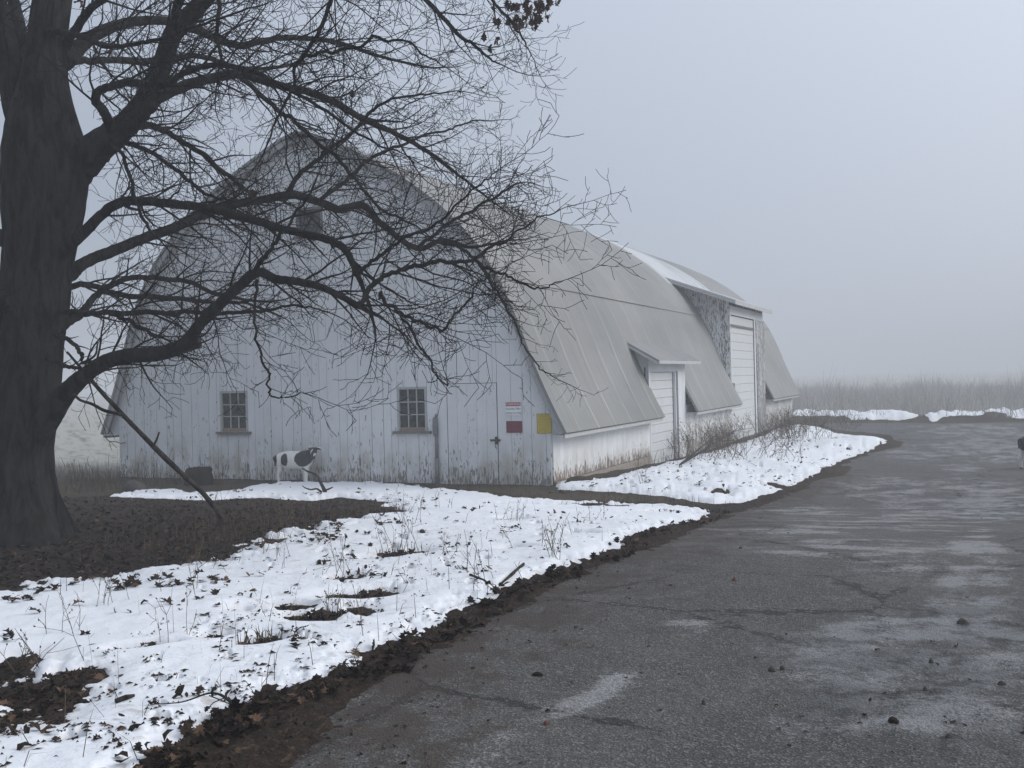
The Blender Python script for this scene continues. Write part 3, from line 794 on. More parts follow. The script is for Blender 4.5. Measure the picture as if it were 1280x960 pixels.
mb = MB(); mb.box((a, BY0 + .05, z0), (b, BY0 + .09, z1)); lo = mb.build("loft_door", M['glass'], barn, origin=OB)
mb = MB(); mb.box((a, BY0 - .015, z0), (a + .05, BY0 + .05, z1)); mb.box((b - .05, BY0 - .015, z0), (b, BY0 + .05, z1)); mb.box((a + .05, BY0 - .015, z1 - .05), (b - .05, BY0 + .05, z1)); mb.box((a - .05, BY0 - .05, z0 - .05), (b + .05, BY0 + .04, z0))
mb.build("frame", M['sill'], lo, origin=OB)
# walk-in door, flush and of the same boards
a, b, z0, z1 = OPEN[3]
mb = MB(); xx = a + .012
for w in np.diff(np.linspace(a + .012, b - .012, 6)):
    mb.box((xx + .002, BY0 - .006, -0.04), (xx + w - .002, BY0 + .02, z1 - .012)); xx += w
door = mb.build("barn_door", M['front'], barn, origin=OB)
mb = MB(); mb.box((b - .16, BY0 - .03, 0.86), (b + .06, BY0 - .008, 0.90)); mb.box((b - .05, BY0 - .045, 0.80), (b - .005, BY0 - .01, 0.95)); mb.tube([(b - .03, BY0 - .04, .8), (b - .03, BY0 - .07, .76), (b - .02, BY0 - .04, .72)], .009)
mb.build("latch", M['dark'], door, origin=OB)
# conduit with meter box
mb = MB(); mb.tube([(-9.9, BY0 - .05, -.1), (-9.9, BY0 - .05, .52)], .045, 10); mb.tube([(-9.9, BY0 - .045, .5), (-9.9, BY0 - .045, 1.0)], .032, 10)
mb.tube([(-9.9, BY0 - .04, 1.34), (-9.9, BY0 - .04, 1.42)], .02, 8); cd = mb.build("conduit", M['conduit'], barn, True, origin=OB)
mb = MB(); mb.tube([(-9.91, BY0 - .055, .97), (-9.91, BY0 - .055, 1.0), (-9.91, BY0 - .055, 1.15), (-9.91, BY0 - .055, 1.32), (-9.91, BY0 - .055, 1.36)], [.035, .055, .058, .055, .03], 12)
mb.build("junction_box", M['conduit'], cd, True, origin=OB)
mb = MB(); mb.tube(spline([(-18.75, BY0 - .15, 1.0), (-18.6, BY0 - .12, .86), (-18.45, BY0 - .08, .84), (-18.32, BY0 - .04, .8), (-18.2, BY0 - .02, .82)], 5), .009, 5)
mb.build("hanging_cable", M['wire'], barn, origin=OB)

# low door dormer
def overhead_door(name, y0, y1, z0, z1, rows, parent, xp):
    mb = MB(); h = (z1 - z0) / rows
    for k in range(rows):
        za, zb = z0 + k * h, z0 + (k + 1) * h
        mb.prism([(xp - .02, y0, za), (xp + .008, y0, za + .006), (xp + .004, y0, zb - .006), (xp - .02, y0, zb)], (0, y1 - y0, 0))
    return mb.build(name, M['door'], parent, origin=OB)
XP = XS + 0.01
mb = MB(); side_boards(mb, XS, 28.36, 29.25, -0.3, 2.2, 0.3); side_boards(mb, XS, 25.54, 25.66, -.3, 2.2, 0.12); side_boards(mb, XS, 25.54, 29.25, 2.203, 2.52, 0.5)
dm = mb.build("low_dormer", M['trim'], barn, origin=OB)
for yy in (25.62, 29.23):
    mb = MB()
    pts = [(BX + u, yy, zr(u) + 0.0) for u in np.linspace(5.5, 5.06, 7)]
    top = [(XS - .01, yy, 2.56), (BX + 5.02, yy, 2.83)]
    for k in range(6):
        f0, f1 = k / 6, (k + 1) / 6
        ta = np.array(top[0]) * (1 - f0) + np.array(top[1]) * f0; tb = np.array(top[0]) * (1 - f1) + np.array(top[1]) * f1
        mb.prism([pts[k], pts[k + 1], tuple(tb), tuple(ta)], (0, 0.03, 0), rnd=.4)
    mb.build("cheek", M['trimx'], dm, origin=OB)
mb = MB(); mb.prism([(BX + 5.86, 25.28, 2.42), (BX + 5.86, 25.28, 2.475), (BX + 4.98, 25.28, 2.985), (BX + 4.98, 25.28, 2.925)], (0, 4.4, 0)); mb.build("dormer_roof", M['roof'], dm, origin=OB)
for v in [bpy.data.objects[dm.children[-1].name].data]:
    v.attributes.new("pale", 'FLOAT', 'POINT')
mb = MB(); mb.box((BX + 5.864, 25.26, 2.38), (BX + 5.885, 29.7, 2.465)); mb.prism([(BX + 5.86, 25.255, 2.36), (BX + 5.86, 25.255, 2.42), (BX + 5.0, 25.255, 2.92), (BX + 5.0, 25.255, 2.85)], (0, .02, 0)); mb.build("eave_board", M['fascia'], dm, origin=OB)
overhead_door("overhead_door", 25.67, 28.06, -0.35, 2.18, 11, dm, XS - 0.07)
mb = MB(); mb.box((XS - .05, 28.07, -.35), (XS + .02, 28.13, 2.19)); mb.box((XS - .06, 28.3, -.35), (XS + .035, 28.36, 2.19)); mb.box((XS - .05, 25.67, 2.183), (XS + .015, 28.06, 2.2)); mb.build("door_frame", M['trim'], dm, origin=OB)
mb = MB(); mb.box((XS - .14, 28.13, -.35), (XS - .10, 28.3, 2.2)); mb.box((XS - .14, 25.6, -.35), (XS - .11, 28.13, 2.3)); mb.build("sheathing", M['backing'], dm, origin=OB)

# tall door dormer
mb = MB(); side_boards(mb, XS, 35.68, 42.06, 4.13, 4.44, 1.2); side_boards(mb, XS, 35.68, 35.8, -.4, 4.13, .12); side_boards(mb, XS, 40.1, 40.35, -.4, 4.13, .25)
td = mb.build("tall_dormer", M['trim'], barn, origin=OB)
mb = MB(); side_boards(mb, XS + .03, 40.36, 42.08, -.4, 4.12, .43); tag(mb.build("corner_post", M['post'], td, origin=OB), "grey weathered corner boards of the tall dormer")
mb = MB()
def tall_roof_z(xx): return 4.55 + (BX + 5.84 - xx) * 0.375
for yy in (35.63, 42.07):
    mb = MB()
    us = np.linspace(5.5, 3.55, 14)
    for ua, ub in zip(us[:-1], us[1:]):
        pa, pb = BX + ua - .003, BX + ub + .003
        mb.prism([(pa, yy, zr(ua)), (pb, yy, zr(ub)), (pb, yy, tall_roof_z(pb) - .04), (pa, yy, tall_roof_z(pa) - .04)], (0, .03, 0))
    tag(mb.build("cheek", M['cheek'], td, origin=OB), "badly flaked boards on the cheek of the tall dormer")
mb = MB()
xa, xb = BX + 5.86, BX + 3.3
mb.prism([(xa, 34.85, tall_roof_z(xa) - .03), (xa, 34.85, tall_roof_z(xa) + .03), (xb, 34.85, tall_roof_z(xb) + .03), (xb, 34.85, tall_roof_z(xb) - .03)], (0, 7.2, 0))
tr = mb.build("dormer_roof", M['roof'], td, origin=OB)
at_ = tr.data.attributes.new("pale", 'FLOAT', 'POINT'); at_.data.foreach_set("value", np.ones(len(tr.data.vertices), np.float32))
mb = MB(); mb.box((xa + .003, 34.83, tall_roof_z(xa) - .13), (xa + .028, 42.08, tall_roof_z(xa) + .02))
mb.prism([(xa, 34.825, tall_roof_z(xa) - .12), (xa, 34.825, tall_roof_z(xa) - .035), (xb, 34.825, tall_roof_z(xb) - .035), (xb, 34.825, tall_roof_z(xb) - .12)], (0, .02, 0))
mb.build("eave_board", M['fascia'], td, origin=OB)
overhead_door("overhead_door", 35.82, 40.08, -0.4, 4.1, 15, td, XS - 0.05)
mb = MB(); mb.box((XS - .04, 35.7, 3.72), (XS + .012, 40.1, 3.78)); mb.box((XS - .03, 35.66, 1.42), (XS + .03, 36.1, 1.75)); mb.build("door_frame", M['sill'], td, origin=OB)
mb = MB(); mb.box((XS - .14, 35.7, -.4), (XS - .1, 42.0, 4.4)); mb.build("sheathing", M['backing'], td, origin=OB)
print("barn ok")

# ------------------------------------------------------------------ signs
def text_mesh(txt, size, mat, name, parent, loc):
    cu = bpy.data.curves.new("t", 'FONT'); cu.body = txt; cu.size = size; cu.align_x = 'CENTER'; cu.align_y = 'CENTER'; cu.extrude = 0.0008
    o = bpy.data.objects.new("t", cu); COL.objects.link(o)
    bpy.context.view_layer.update()
    me = bpy.data.meshes.new_from_object(o.evaluated_get(bpy.context.evaluated_depsgraph_get()))
    bpy.data.objects.remove(o); bpy.data.curves.remove(cu)
    for v in me.vertices: v.co = Vector((v.co.x, -v.co.z, v.co.y))
    me.materials.clear()
    q = link(name, me, mat, parent); q.location = loc
    return q
def sign(x0, x1, z0, z1, mat, label, name="warning_sign"):
    e = empty(name, ((x0 + x1) / 2, BY0 - .012, (z0 + z1) / 2), label, "sign")
    w, h = (x1 - x0) / 2, (z1 - z0) / 2
    mb = MB(); mb.box((-w, -.006, -h), (w, 0, h)); mb.build("panel", mat, e)
    mb = MB()
    for sx in (-1, 1):
        mb.tube([(sx * (w - .015), -.004, h - .015), (sx * (w - .015), -.0085, h - .015)], .005, 6)
        mb.tube([(sx * (w - .015), -.004, -h + .015), (sx * (w - .015), -.0085, -h + .015)], .005, 6)
    mb.build("screw", M['dark'], e)
    return e, w, h
e, w, h = sign(-8.36, -8.015, 1.375, 1.64, M['sign_white'], "white security camera warning sign with a red heading, upper of two on the door wall")
mb = MB(); mb.box((-w + .008, -.0075, h - .085), (w - .008, -.0062, h - .008)); mb.build("heading", M['sign_red'], e)
text_mesh("WARNING!", .068, M['sign_white'], "lettering", e, (0, -.009, h - .047))
text_mesh("Security 24hr", .060, M['sign_black'], "lettering", e, (0, -.0075, -.005))
text_mesh("Camera in Use", .056, M['sign_black'], "lettering", e, (0, -.0075, -.085))
def glyph_rows(e, w, rows, mat):
    mb = MB()
    for zc, hh, x0, x1 in rows:
        x = x0
        while x < x1:
            ww = random.uniform(.5, .9) * hh
            k = random.random()
            mb.box((x, -.0074, zc - hh / 2), (x + ww * .22, -.0062, zc + hh / 2))
            if k < .6: mb.box((x + ww * .22, -.0074, zc + hh * .32), (x + ww, -.0062, zc + hh / 2))
            if k > .3: mb.box((x + ww * .22, -.0074, zc - hh / 2), (x + ww, -.0062, zc - hh * .32))
            x += ww + hh * (.3 if random.random() < .8 else .8)
    mb.build("lettering", mat, e)
e, w, h = sign(-8.345, -8.005, 1.03, 1.26, M['sign_maroon'], "dark red sign with worn lettering, hung under the white camera sign")
glyph_rows(e, w, [(.06, .045, -.05, .09), (.0, .018, -.03, .03), (-.06, .04, -.13, .13)], M['sign_pink'])
e, w, h = sign(-7.69, -7.385, 1.015, 1.40, M['sign_yellow'], "yellow notice with small print beside the corner of the barn eave", "notice")
glyph_rows(e, w, [(.14, .03, -.09, .09), (.095, .016, -.11, .11), (.065, .016, -.11, .1), (.02, .016, -.11, .11), (-.015, .016, -.11, .1), (-.05, .016, -.1, .11), (-.1, .03, -.1, .1), (-.145, .02, -.1, .1)], M['sign_olive'])
mb = MB(); mb.box((-w, -.0075, h - .01), (w, -.0062, h)); mb.box((-w, -.0075, -h), (w, -.0062, -h + .01)); mb.box((-w, -.0075, -h + .01), (-w + .01, -.0062, h - .01)); mb.box((w - .01, -.0075, -h + .01), (w, -.0062, h - .01)); mb.build("border", M['sign_olive'], e)

# ------------------------------------------------------------------ tree
D0 = 11.2
tb = P(20, 668)
tree = empty("oak_tree", tuple(tb), "big bare oak with black trunk and low spreading limbs in front of the barn", "tree")
OT = tuple(tb)
def limb_pts(rows, n=7):
    """rows: pixel x, y, width in px, depth offset from the trunk (m)"""
    r = np.array(rows, float)
    s = spline(r, n)
    pts = np.array([at(a, b, D0 + d) for a, b, w, d in s])
    rad = s[:, 2] / 2 * (D0 + s[:, 3]) / F_PX
    # small knobbly wander
    wv = np.cumsum(rng.normal(0, 1, pts.shape), 0); wv -= np.linspace(0, 1, len(pts))[:, None] * wv[-1]
    pts = pts + wv * 0.012 * min(1, 6 / max(4, r[0][2]))
    return pts, rad
# trunk with root flare and furrowed bark
tk = spline(np.array([(2, 700, 168, 0), (8, 672, 150, 0), (12, 650, 128, 0), (13, 615, 108, 0), (14, 570, 98, 0), (20, 510, 96, 0), (26, 450, 94, 0), (36, 390, 88, 0), (46, 340, 80, 0), (52, 300, 84, 0), (55, 250, 96, 0), (57, 205, 98, 0), (54, 160, 84, 0),
                      (54, 110, 60, .0), (58, 60, 47, .05), (64, 10, 45, .1), (74, -60, 42, .2), (78, -160, 34, .3), (90, -280, 24, .4), (96, -380, 12, .5)], float), 10)
tp = np.array([at(a, b, D0 + d) for a, b, w, d in tk]); trad = tk[:, 2] / 2 * (D0 + tk[:, 3]) / F_PX
tp[:20, 2] = np.minimum(tp[:20, 2], tp[20, 2])
sides = 120
th = np.arange(sides) * 2 * np.pi / sides
furrow = fbm(np.repeat(np.cos(th)[None] * 3.2, len(tp), 0) + 5, np.sin(th)[None] * 3.2 + tp[:, 2:3] * 0.5, 2.2, 4)
lobes = np.cos(th * 5 + 0.7)[None] * 0.13 * np.exp(-np.clip(tp[:, 2:3] - tb[2], 0, 9) / 0.35)
rr = trad[:, None] * (1 + 0.10 * furrow + 0.07 * np.abs(perlin(np.cos(th)[None] * 9 + tp[:, 2:3] * .4, np.sin(th)[None] * 9 + tp[:, 2:3] * 1.1)) + lobes)
tv = tp[:, None, :] + rr[..., None] * np.stack([np.cos(th), np.sin(th), 0 * th], -1)[None]
i = np.arange(len(tp) - 1)[:, None] * sides; j = np.arange(sides)[None]; j2 = (j + 1) % sides
tq = np.stack([i + j, i + j2, i + sides + j2, i + sides + j], -1).reshape(-1, 4)
link("trunk", mesh_np("trunk", tv.reshape(-1, 3) - np.array(OT), tq, None, True), M['bark'], tree)

LIMBS = [  # px, py, width px, depth offset
 [(70, 235, 50, 0), (103, 203, 44, -.05), (130, 178, 38, -.1), (158, 155, 31, -.15), (184, 122, 28, -.2), (202, 80, 25, -.25), (216, 41, 23, -.3), (245, 10, 21, -.3), (285, -30, 18, -.3), (340, -80, 14, -.2), (400, -130, 9, 0)],
 [(186, 135, 17, -.2), (203, 122, 15, -.1), (250, 103, 13, .2), (300, 94, 12, .4), (344, 106, 10, .5), (406, 122, 9, .6), (453, 147, 8, .7), (500, 166, 6.5, .8), (540, 190, 5, .9), (575, 218, 3.5, 1.0), (612, 250, 2.2, 1.1)],
 [(142, 165, 13, -.2), (128, 140, 12, -.5), (119, 122, 11, -.7), (135, 111, 10, -.9), (165, 105, 10, -1.1), (200, 109, 9, -1.2), (230, 94, 8, -1.3), (265, 86, 7, -1.4), (310, 92, 6, -1.5), (360, 112, 5, -1.5), (410, 140, 4, -1.5), (460, 175, 3, -1.5), (500, 190, 2, -1.5)],
 [(80, 80, 20, .2), (103, 55, 18, .6), (125, 41, 15, .9), (169, 28, 12, 1.3), (215, 27, 11, 1.7), (265, 41, 10, 2.1), (300, 52, 9, 2.4), (331, 47, 8, 2.6), (362, 44, 7, 2.8), (425, 50, 6, 3.1), (480, 70, 4, 3.3), (540, 85, 2.5, 3.5)],
 [(90, 76, 9, .2), (130, 75, 8.5, 1.0), (190, 75, 8, 1.9), (250, 70, 7, 2.6), (310, 85, 5, 3.2), (380, 80, 3.5, 3.6)],
 [(40, 190, 44, .1), (18, 110, 36, .0), (5, 50, 30, -.1), (-10, -10, 26, -.2), (-40, -90, 20, -.3)],
 [(45, 150, 20, .3), (30, 60, 16, .5), (15, 0, 14, .7), (-5, -60, 10, .9)],
 [(75, 318, 18, -.1), (100, 294, 15, -.3), (125, 270, 13, -.5), (152, 253, 12, -.7), (185, 253, 11.5, -.9), (225, 258, 11, -1.1), (265, 264, 11, -1.2), (310, 277, 11, -1.3), (360, 292, 10, -1.4), (406, 302, 10, -1.5), (431, 318, 9, -1.5), (446, 345, 7, -1.6), (460, 380, 4.5, -1.7), (470, 420, 2.5, -1.8)],
 [(75, 352, 19, .0), (88, 342, 17, .1), (105, 328, 15, .2), (135, 315, 14, .4), (175, 300, 13, .6), (215, 286, 12.5, .8), (245, 273, 12, 1.0), (280, 259, 11, 1.2), (330, 251, 10, 1.4), (365, 246, 10.5, 1.5), (395, 254, 10, 1.6), (425, 265, 9.5, 1.7), (451, 260, 9, 1.8), (475, 279, 8, 1.9), (519, 311, 7, 2.0), (550, 302, 6, 2.1), (590, 308, 4, 2.2), (640, 300, 2.5, 2.3)],
 [(64, 415, 16, .1), (85, 402, 13, .2), (105, 386, 10, .3), (118, 370, 8, .4), (140, 356, 7, .5), (165, 350, 6.5, .7), (200, 352, 6, .9), (235, 353, 6, 1.1), (265, 366, 5, 1.3), (300, 374, 4, 1.5), (345, 376, 2.5, 1.7)],
 [(70, 358, 9, .2), (90, 360, 8, .3), (125, 363, 7, .5), (165, 370, 7, .7), (215, 371, 6.5, .9), (260, 378, 5, 1.1), (310, 380, 3.5, 1.3), (350, 395, 2, 1.5)],
 [(66, 392, 9, .0), (85, 389, 8, -.1), (115, 389, 7, -.3), (165, 392, 6.5, -.5), (220, 396, 6, -.7), (245, 391, 5.5, -.8), (295, 398, 5, -1.0), (335, 396, 4, -1.1), (372, 385, 3, -1.2), (410, 390, 2, -1.3)],
 [(128, 392, 6, -.3), (160, 404, 5, -.4), (185, 417, 4.5, -.5), (203, 422, 3.5, -.6)],
 [(45, 545, 40, -.1), (66, 515, 32, -.2), (82, 492, 26, -.3), (108, 468, 20, -.5), (133, 453, 19, -.6), (160, 445, 19, -.8), (200, 442, 19, -1.0), (228, 432, 18, -1.15), (244, 414, 15, -1.25), (262, 394, 14, -1.35), (281, 376, 14, -1.45), (300, 358, 13, -1.5), (316, 343, 13, -1.6), (328, 341, 12, -1.65), (345, 349, 11, -1.7), (370, 352, 10, -1.8), (405, 360, 9, -1.9), (440, 377, 8, -2.0), (458, 388, 6, -2.0), (478, 398, 4, -2.1)],
 [(448, 384, 7, -2.0), (474, 361, 6.5, -1.9), (499, 343, 6, -1.8), (537, 336, 5.5, -1.7), (562, 334, 5, -1.6), (594, 325, 4.5, -1.5), (625, 305, 3.5, -1.4), (660, 285, 2.5, -1.3), (700, 262, 1.5, -1.2)],
 [(470, 366, 5, -1.9), (484, 375, 5, -2.0), (500, 395, 4.5, -2.1), (522, 411, 4, -2.2), (553, 419, 3.5, -2.3), (566, 395, 3, -2.3), (590, 365, 2.5, -2.3), (615, 335, 2, -2.3)],
 [(319, 341, 7, -1.6), (326, 318, 6, -1.8), (337, 298, 5, -2.0), (350, 285, 4, -2.1), (372, 262, 3, -2.2), (395, 225, 2.5, -2.3)],
 [(321, 352, 4, -1.65), (319, 386, 3.5, -1.8), (312, 420, 3.2, -1.9), (319, 460, 3, -2.0), (327, 482, 2.5, -2.1), (345, 497, 2.2, -2.2), (385, 493, 1.5, -2.3)],
 [(70, 412, 6, -.2), (85, 418, 5.5, -.4), (97, 430, 5, -.5), (106, 447, 4.5, -.6), (116, 453, 3, -.7)],
 [(60, 450, 6, -.3), (78, 462, 5, -.4), (95, 468, 4, -.5), (112, 480, 3, -.6)],
 # drooping boughs from above the frame
 [(216, 41, 12, -.3), (224, 0, 11, -.8), (270, -60, 10, -1.2), (340, -70, 8, -1.6), (410, -30, 6, -2.0), (400, 40, 5, -2.1), (372, 85, 4.5, -2.1), (366, 112, 4, -2.1), (345, 150, 3, -2.2), (330, 190, 2, -2.3)],
 [(340, -80, 10, -.2), (420, -70, 8, .3), (500, -40, 7, .8), (537, 0, 6, 1.1), (569, 37, 5, 1.2), (600, 62, 3.5, 1.3), (625, 80, 2, 1.3)],
 [(420, -70, 7, .3), (500, -90, 6, .5), (560, -60, 5, .8), (600, -25, 4.5, 1.0), (628, 10, 4, 1.1), (645, 35, 3, 1.1), (660, 60, 1.8, 1.1)],
 [(270, -60, 8, -1.2), (277, -10, 6, -1.3), (276, 40, 5, -1.4), (275, 78, 4, -1.5)],
 [(366, 80, 5, -2.1), (395, 62, 4.5, -2.3), (428, 55, 4, -2.4), (472, 43, 3.5, -2.6), (510, 55, 2.8, -2.7), (550, 80, 2, -2.8)],
 [(300, 94, 7, .4), (340, 130, 6, .2), (380, 165, 5.5, .0), (420, 200, 5, -.2), (450, 235, 4, -.3), (490, 270, 3, -.4), (530, 290, 2, -.4)],
 [(150, 158, 11, -.1), (184, 158, 9, .0), (215, 170, 7, .3), (250, 190, 6.5, .7), (290, 222, 5.5, 1.1), (310, 240, 4, 1.3)],
 [(120, 168, 8, -.1), (160, 177, 6, .0), (195, 195, 5.5, -.2), (235, 225, 5, -.4), (260, 240, 4, -.5), (300, 250, 3, -.6)],
 [(128, 172, 6, -.2), (150, 190, 5, -.3), (165, 225, 4.5, -.5), (178, 275, 4, -.7), (200, 300, 2.5, -.8)],
 [(355, 250, 7, 1.5), (372, 215, 6, 1.2), (400, 190, 5.5, .9), (430, 170, 5, .6), (465, 140, 4, .3), (510, 120, 3, .1), (560, 115, 2, .0)],
 [(395, 254, 6, 1.6), (430, 230, 5, 1.9), (470, 200, 4.5, 2.2), (515, 180, 3.5, 2.4), (560, 165, 2.5, 2.6), (600, 150, 1.8, 2.7)],
 [(519, 311, 5, 2.0), (555, 285, 4.5, 1.7), (590, 262, 4, 1.5), (625, 240, 3, 1.3), (650, 228, 2, 1.2)],
 [(594, 325, 4, -1.5), (615, 340, 3.5, -1.6), (640, 355, 3, -1.7), (670, 362, 2.2, -1.8), (700, 352, 1.5, -1.9)],
 [(550, 302, 4.5, 2.1), (590, 325, 4, 2.2), (620, 365, 3.5, 2.3), (645, 405, 3, 2.4), (665, 445, 2.2, 2.5), (690, 470, 1.6, 2.5)],
 [(446, 345, 5, -1.6), (470, 320, 4.5, -1.8), (500, 300, 4, -2.0), (545, 275, 3.5, -2.2), (590, 240, 2.5, -2.4), (620, 215, 1.8, -2.5)],
 [(500, 395, 3.5, -2.1), (530, 430, 3, -2.3), (545, 455, 2.5, -2.4), (560, 480, 1.6, -2.5)],
 [(10, 300, 22, .2), (-15, 290, 20, .3), (-40, 270, 16, .4), (-80, 230, 10, .6)],
 [(12, 385, 22, -.3), (2, 375, 18, -.5), (-14, 372, 14, -.7)],
 [(85, 60, 12, -.3), (110, 20, 10, -.6), (150, -20, 8, -.9), (200, -60, 6, -1.1)],
 [(60, 40, 9, -.5), (100, 52, 7, -1.0), (140, 60, 6, -1.5), (190, 50, 5, -2.0), (250, 30, 3.5, -2.4), (310, 10, 2.5, -2.8)],
]
def rot_about(v, axis, ang):
    axis = axis / (np.linalg.norm(axis) + 1e-9)
    return v * math.cos(ang) + np.cross(axis, v) * math.sin(ang) + axis * (axis @ v) * (1 - math.cos(ang))

tw = MB()
RIGHTV = VR.copy()
leaf_sites = []
def grow(p, d, length, r0, level, up):
    n = max(4, int(length / (0.09 if level < 3 else 0.05)))
    step = length / n
    pts, rads = [p], [r0]
    d = d / np.linalg.norm(d)
    kids = []
    bend = rng.normal(0, 1, 3)
    for k in range(n):
        f = (k + 1) / n
        d = d + rng.normal(0, 0.115 if level < 3 else 0.13, 3) + bend * 0.014 + np.array([0, 0, up * (f - 0.35) * 0.22])
        d /= np.linalg.norm(d)
        p = p + d * step
        pts.append(p); rads.append(max(0.0027, r0 * (1 - 0.72 * f)))
        kids.append((p, d.copy(), f, rads[-1]))
    sides = 5 if r0 > .012 else (4 if r0 > 0.006 else 3)
    tw.tube(pts, rads, sides, cap=False)
    if level >= 3: return
    gap = {1: 0.135, 2: 0.085}[level]
    acc, sgn = rng.random() * gap, 1
    axis0 = np.cross(d, rng.normal(0, 1, 3))
    for (q, dd, f, rr_) in kids:
        acc += step
        if acc < gap or f < 0.12: continue
        acc -= gap * rng.uniform(.8, 1.3); sgn = -sgn
        ax = np.cross(dd, np.cross(dd, VF) * sgn + rng.normal(0, .7, 3))
        nd = rot_about(dd, ax, rng.uniform(.55, 1.15))
        if level == 1: L = length * rng.uniform(.28, .6) * (1.05 - 0.6 * f)
        else: L = rng.uniform(.07, .3) * (1.1 - 0.4 * f)
        if L < 0.06: continue
        grow(q, nd, L, max(0.003, rr_ * rng.uniform(.45, .7)), level + 1, up)
    leaf_sites.append((pts[-1], d))

for li, rows in enumerate(LIMBS):
    pts, rad = limb_pts(rows, 8)
    mb = MB(); mb.tube(pts, rad, 12 if rad[0] > 0.04 else 8, cap=True, wob=0.10)
    mb.build("limb", M['bark'], tree, True, origin=OT)
    seg = np.linalg.norm(np.diff(pts, axis=0), axis=1); cum = np.concatenate([[0], np.cumsum(seg)]); tot = cum[-1]
    # a limb's side branches
    s = tot * (0.16 if rad[0] > .06 else .1) ; sgn = 1
    while s < tot:
        f = s / tot; k = min(np.searchsorted(cum, s), len(pts) - 2); k = max(k, 1)
        p = pts[k]; d = pts[k + 1] - pts[k - 1]; d /= np.linalg.norm(d)
        sgn = -sgn
        px_ = 640 + F_PX * ((p - CAM) @ VR) / ((p - CAM) @ VF)
        ax = np.cross(d, np.cross(d, VF) * sgn + rng.normal(0, .8, 3))
        nd = rot_about(d, ax, rng.uniform(.5, 1.05)) + 0.25 * RIGHTV + np.array([0, 0, 0.05])
        L = rng.uniform(.35, 1.15) * (1.15 - .45 * f) * (0.65 if tot < 1.5 else 1.0) * (.5 if rows[-1][1] > 440 else 1.0)
        if px_ < 120: L *= 0.75
        grow(p, nd, L, float(np.clip(rad[k] * .42, .0042, .013)), 1, rng.choice([1.0, 1.0, .3, -.5]))
        s += rng.uniform(.075, .17) * (1.15 if px_ < 160 else 1.0)
    grow(pts[-1], pts[-1] - pts[-3], rng.uniform(.45, .8), max(.004, rad[-1] * .8), 1, 1.0)
tw.build("twigs", M['twig'], tree, False, origin=OT)["kind"] = "stuff"
print("twig verts", tw.n)
# a sawn stub on the lowest limb
sp = at(243, 429, D0 - 1.1); se = at(250, 428, D0 - 1.1)
mb = MB(); mb.tube([at(228, 433, D0 - 1.1), sp, se], [.075, .062, .06], 12); mb.build("stub", M['cutwood'], tree, origin=OT)

# leaves: a lobed, curled outline
LOBE = np.array([(0, 0), (.10, .12), (.28, .16), (.20, .30), (.42, .40), (.24, .52), (.40, .70), (.18, .76), (0, 1.0)])
LEAFV = np.concatenate([LOBE, (LOBE * [-1, 1])[1:-1][::-1]])
def leaves(mb, pos, size, tilt=None, flat=0.5, simple=False):
    n = len(LEAFV)
    for p, s in zip(pos, size):
        c = rng.normal(0, .5)
        if simple: o = np.array([(0, 0), (.32, .35), (.22, .8), (0, 1), (-.25, .75), (-.3, .3)])
        else: o = LEAFV
        v = np.stack([o[:, 0] * s, (o[:, 1] - .5) * s, (np.abs(o[:, 0]) * abs(c) + (o[:, 1] - .5) ** 2 * rng.normal(0, .8)) * s], -1)
        a = rng.random() * 2 * np.pi; Rz = np.array([[math.cos(a), -math.sin(a), 0], [math.sin(a), math.cos(a), 0], [0, 0, 1]])
        tl = rng.normal(0, flat); Rx = np.array([[1, 0, 0], [0, math.cos(tl), -math.sin(tl)], [0, math.sin(tl), math.cos(tl)]])
        if tilt is not None: Rx = np.array([[1, 0, 0], [0, 0, -1], [0, 1, 0]]) @ Rx @ np.array([[1, 0, 0], [0, -1, 0], [0, 0, -1.]])
        v = v @ Rx.T @ Rz.T + p
        k = len(o)
        vv = np.vstack([v, v.mean(0)])
        mb.add(vv, t=[(i, (i + 1) % k, k) for i in range(k)])
mb = MB()
pos = []
for (cx, cy, n, sx, sy) in [(663, 18, 46, 22, 17), (655, 8, 24, 28, 8), (645, 30, 10, 9, 6), (618, 28, 3, 5, 6), (622, 50, 4, 5, 9), (606, 48, 2, 4, 3), (615, 60, 3, 4, 7), (316, 243, 5, 5, 3), (690, -5, 12, 14, 8), (708, 260, 1, 1, 1), (388, 274, 1, 1, 1), (440, 118, 1, 1, 1), (475, 372, 1, 1, 1), (100, 5, 3, 6, 6)]:
    for k in range(n):
        dpt = D0 + (1.1 if cx > 560 else .2) + rng.normal(0, .25)
        pos.append(at(cx + rng.normal(0, sx * .55), cy + rng.normal(0, sy * .55), dpt))
leaves(mb, pos, rng.uniform(.07, .13, len(pos)), tilt=1, flat=.5)
mb.build("dead_leaves", M['leaf_hang'], tree, origin=OT)

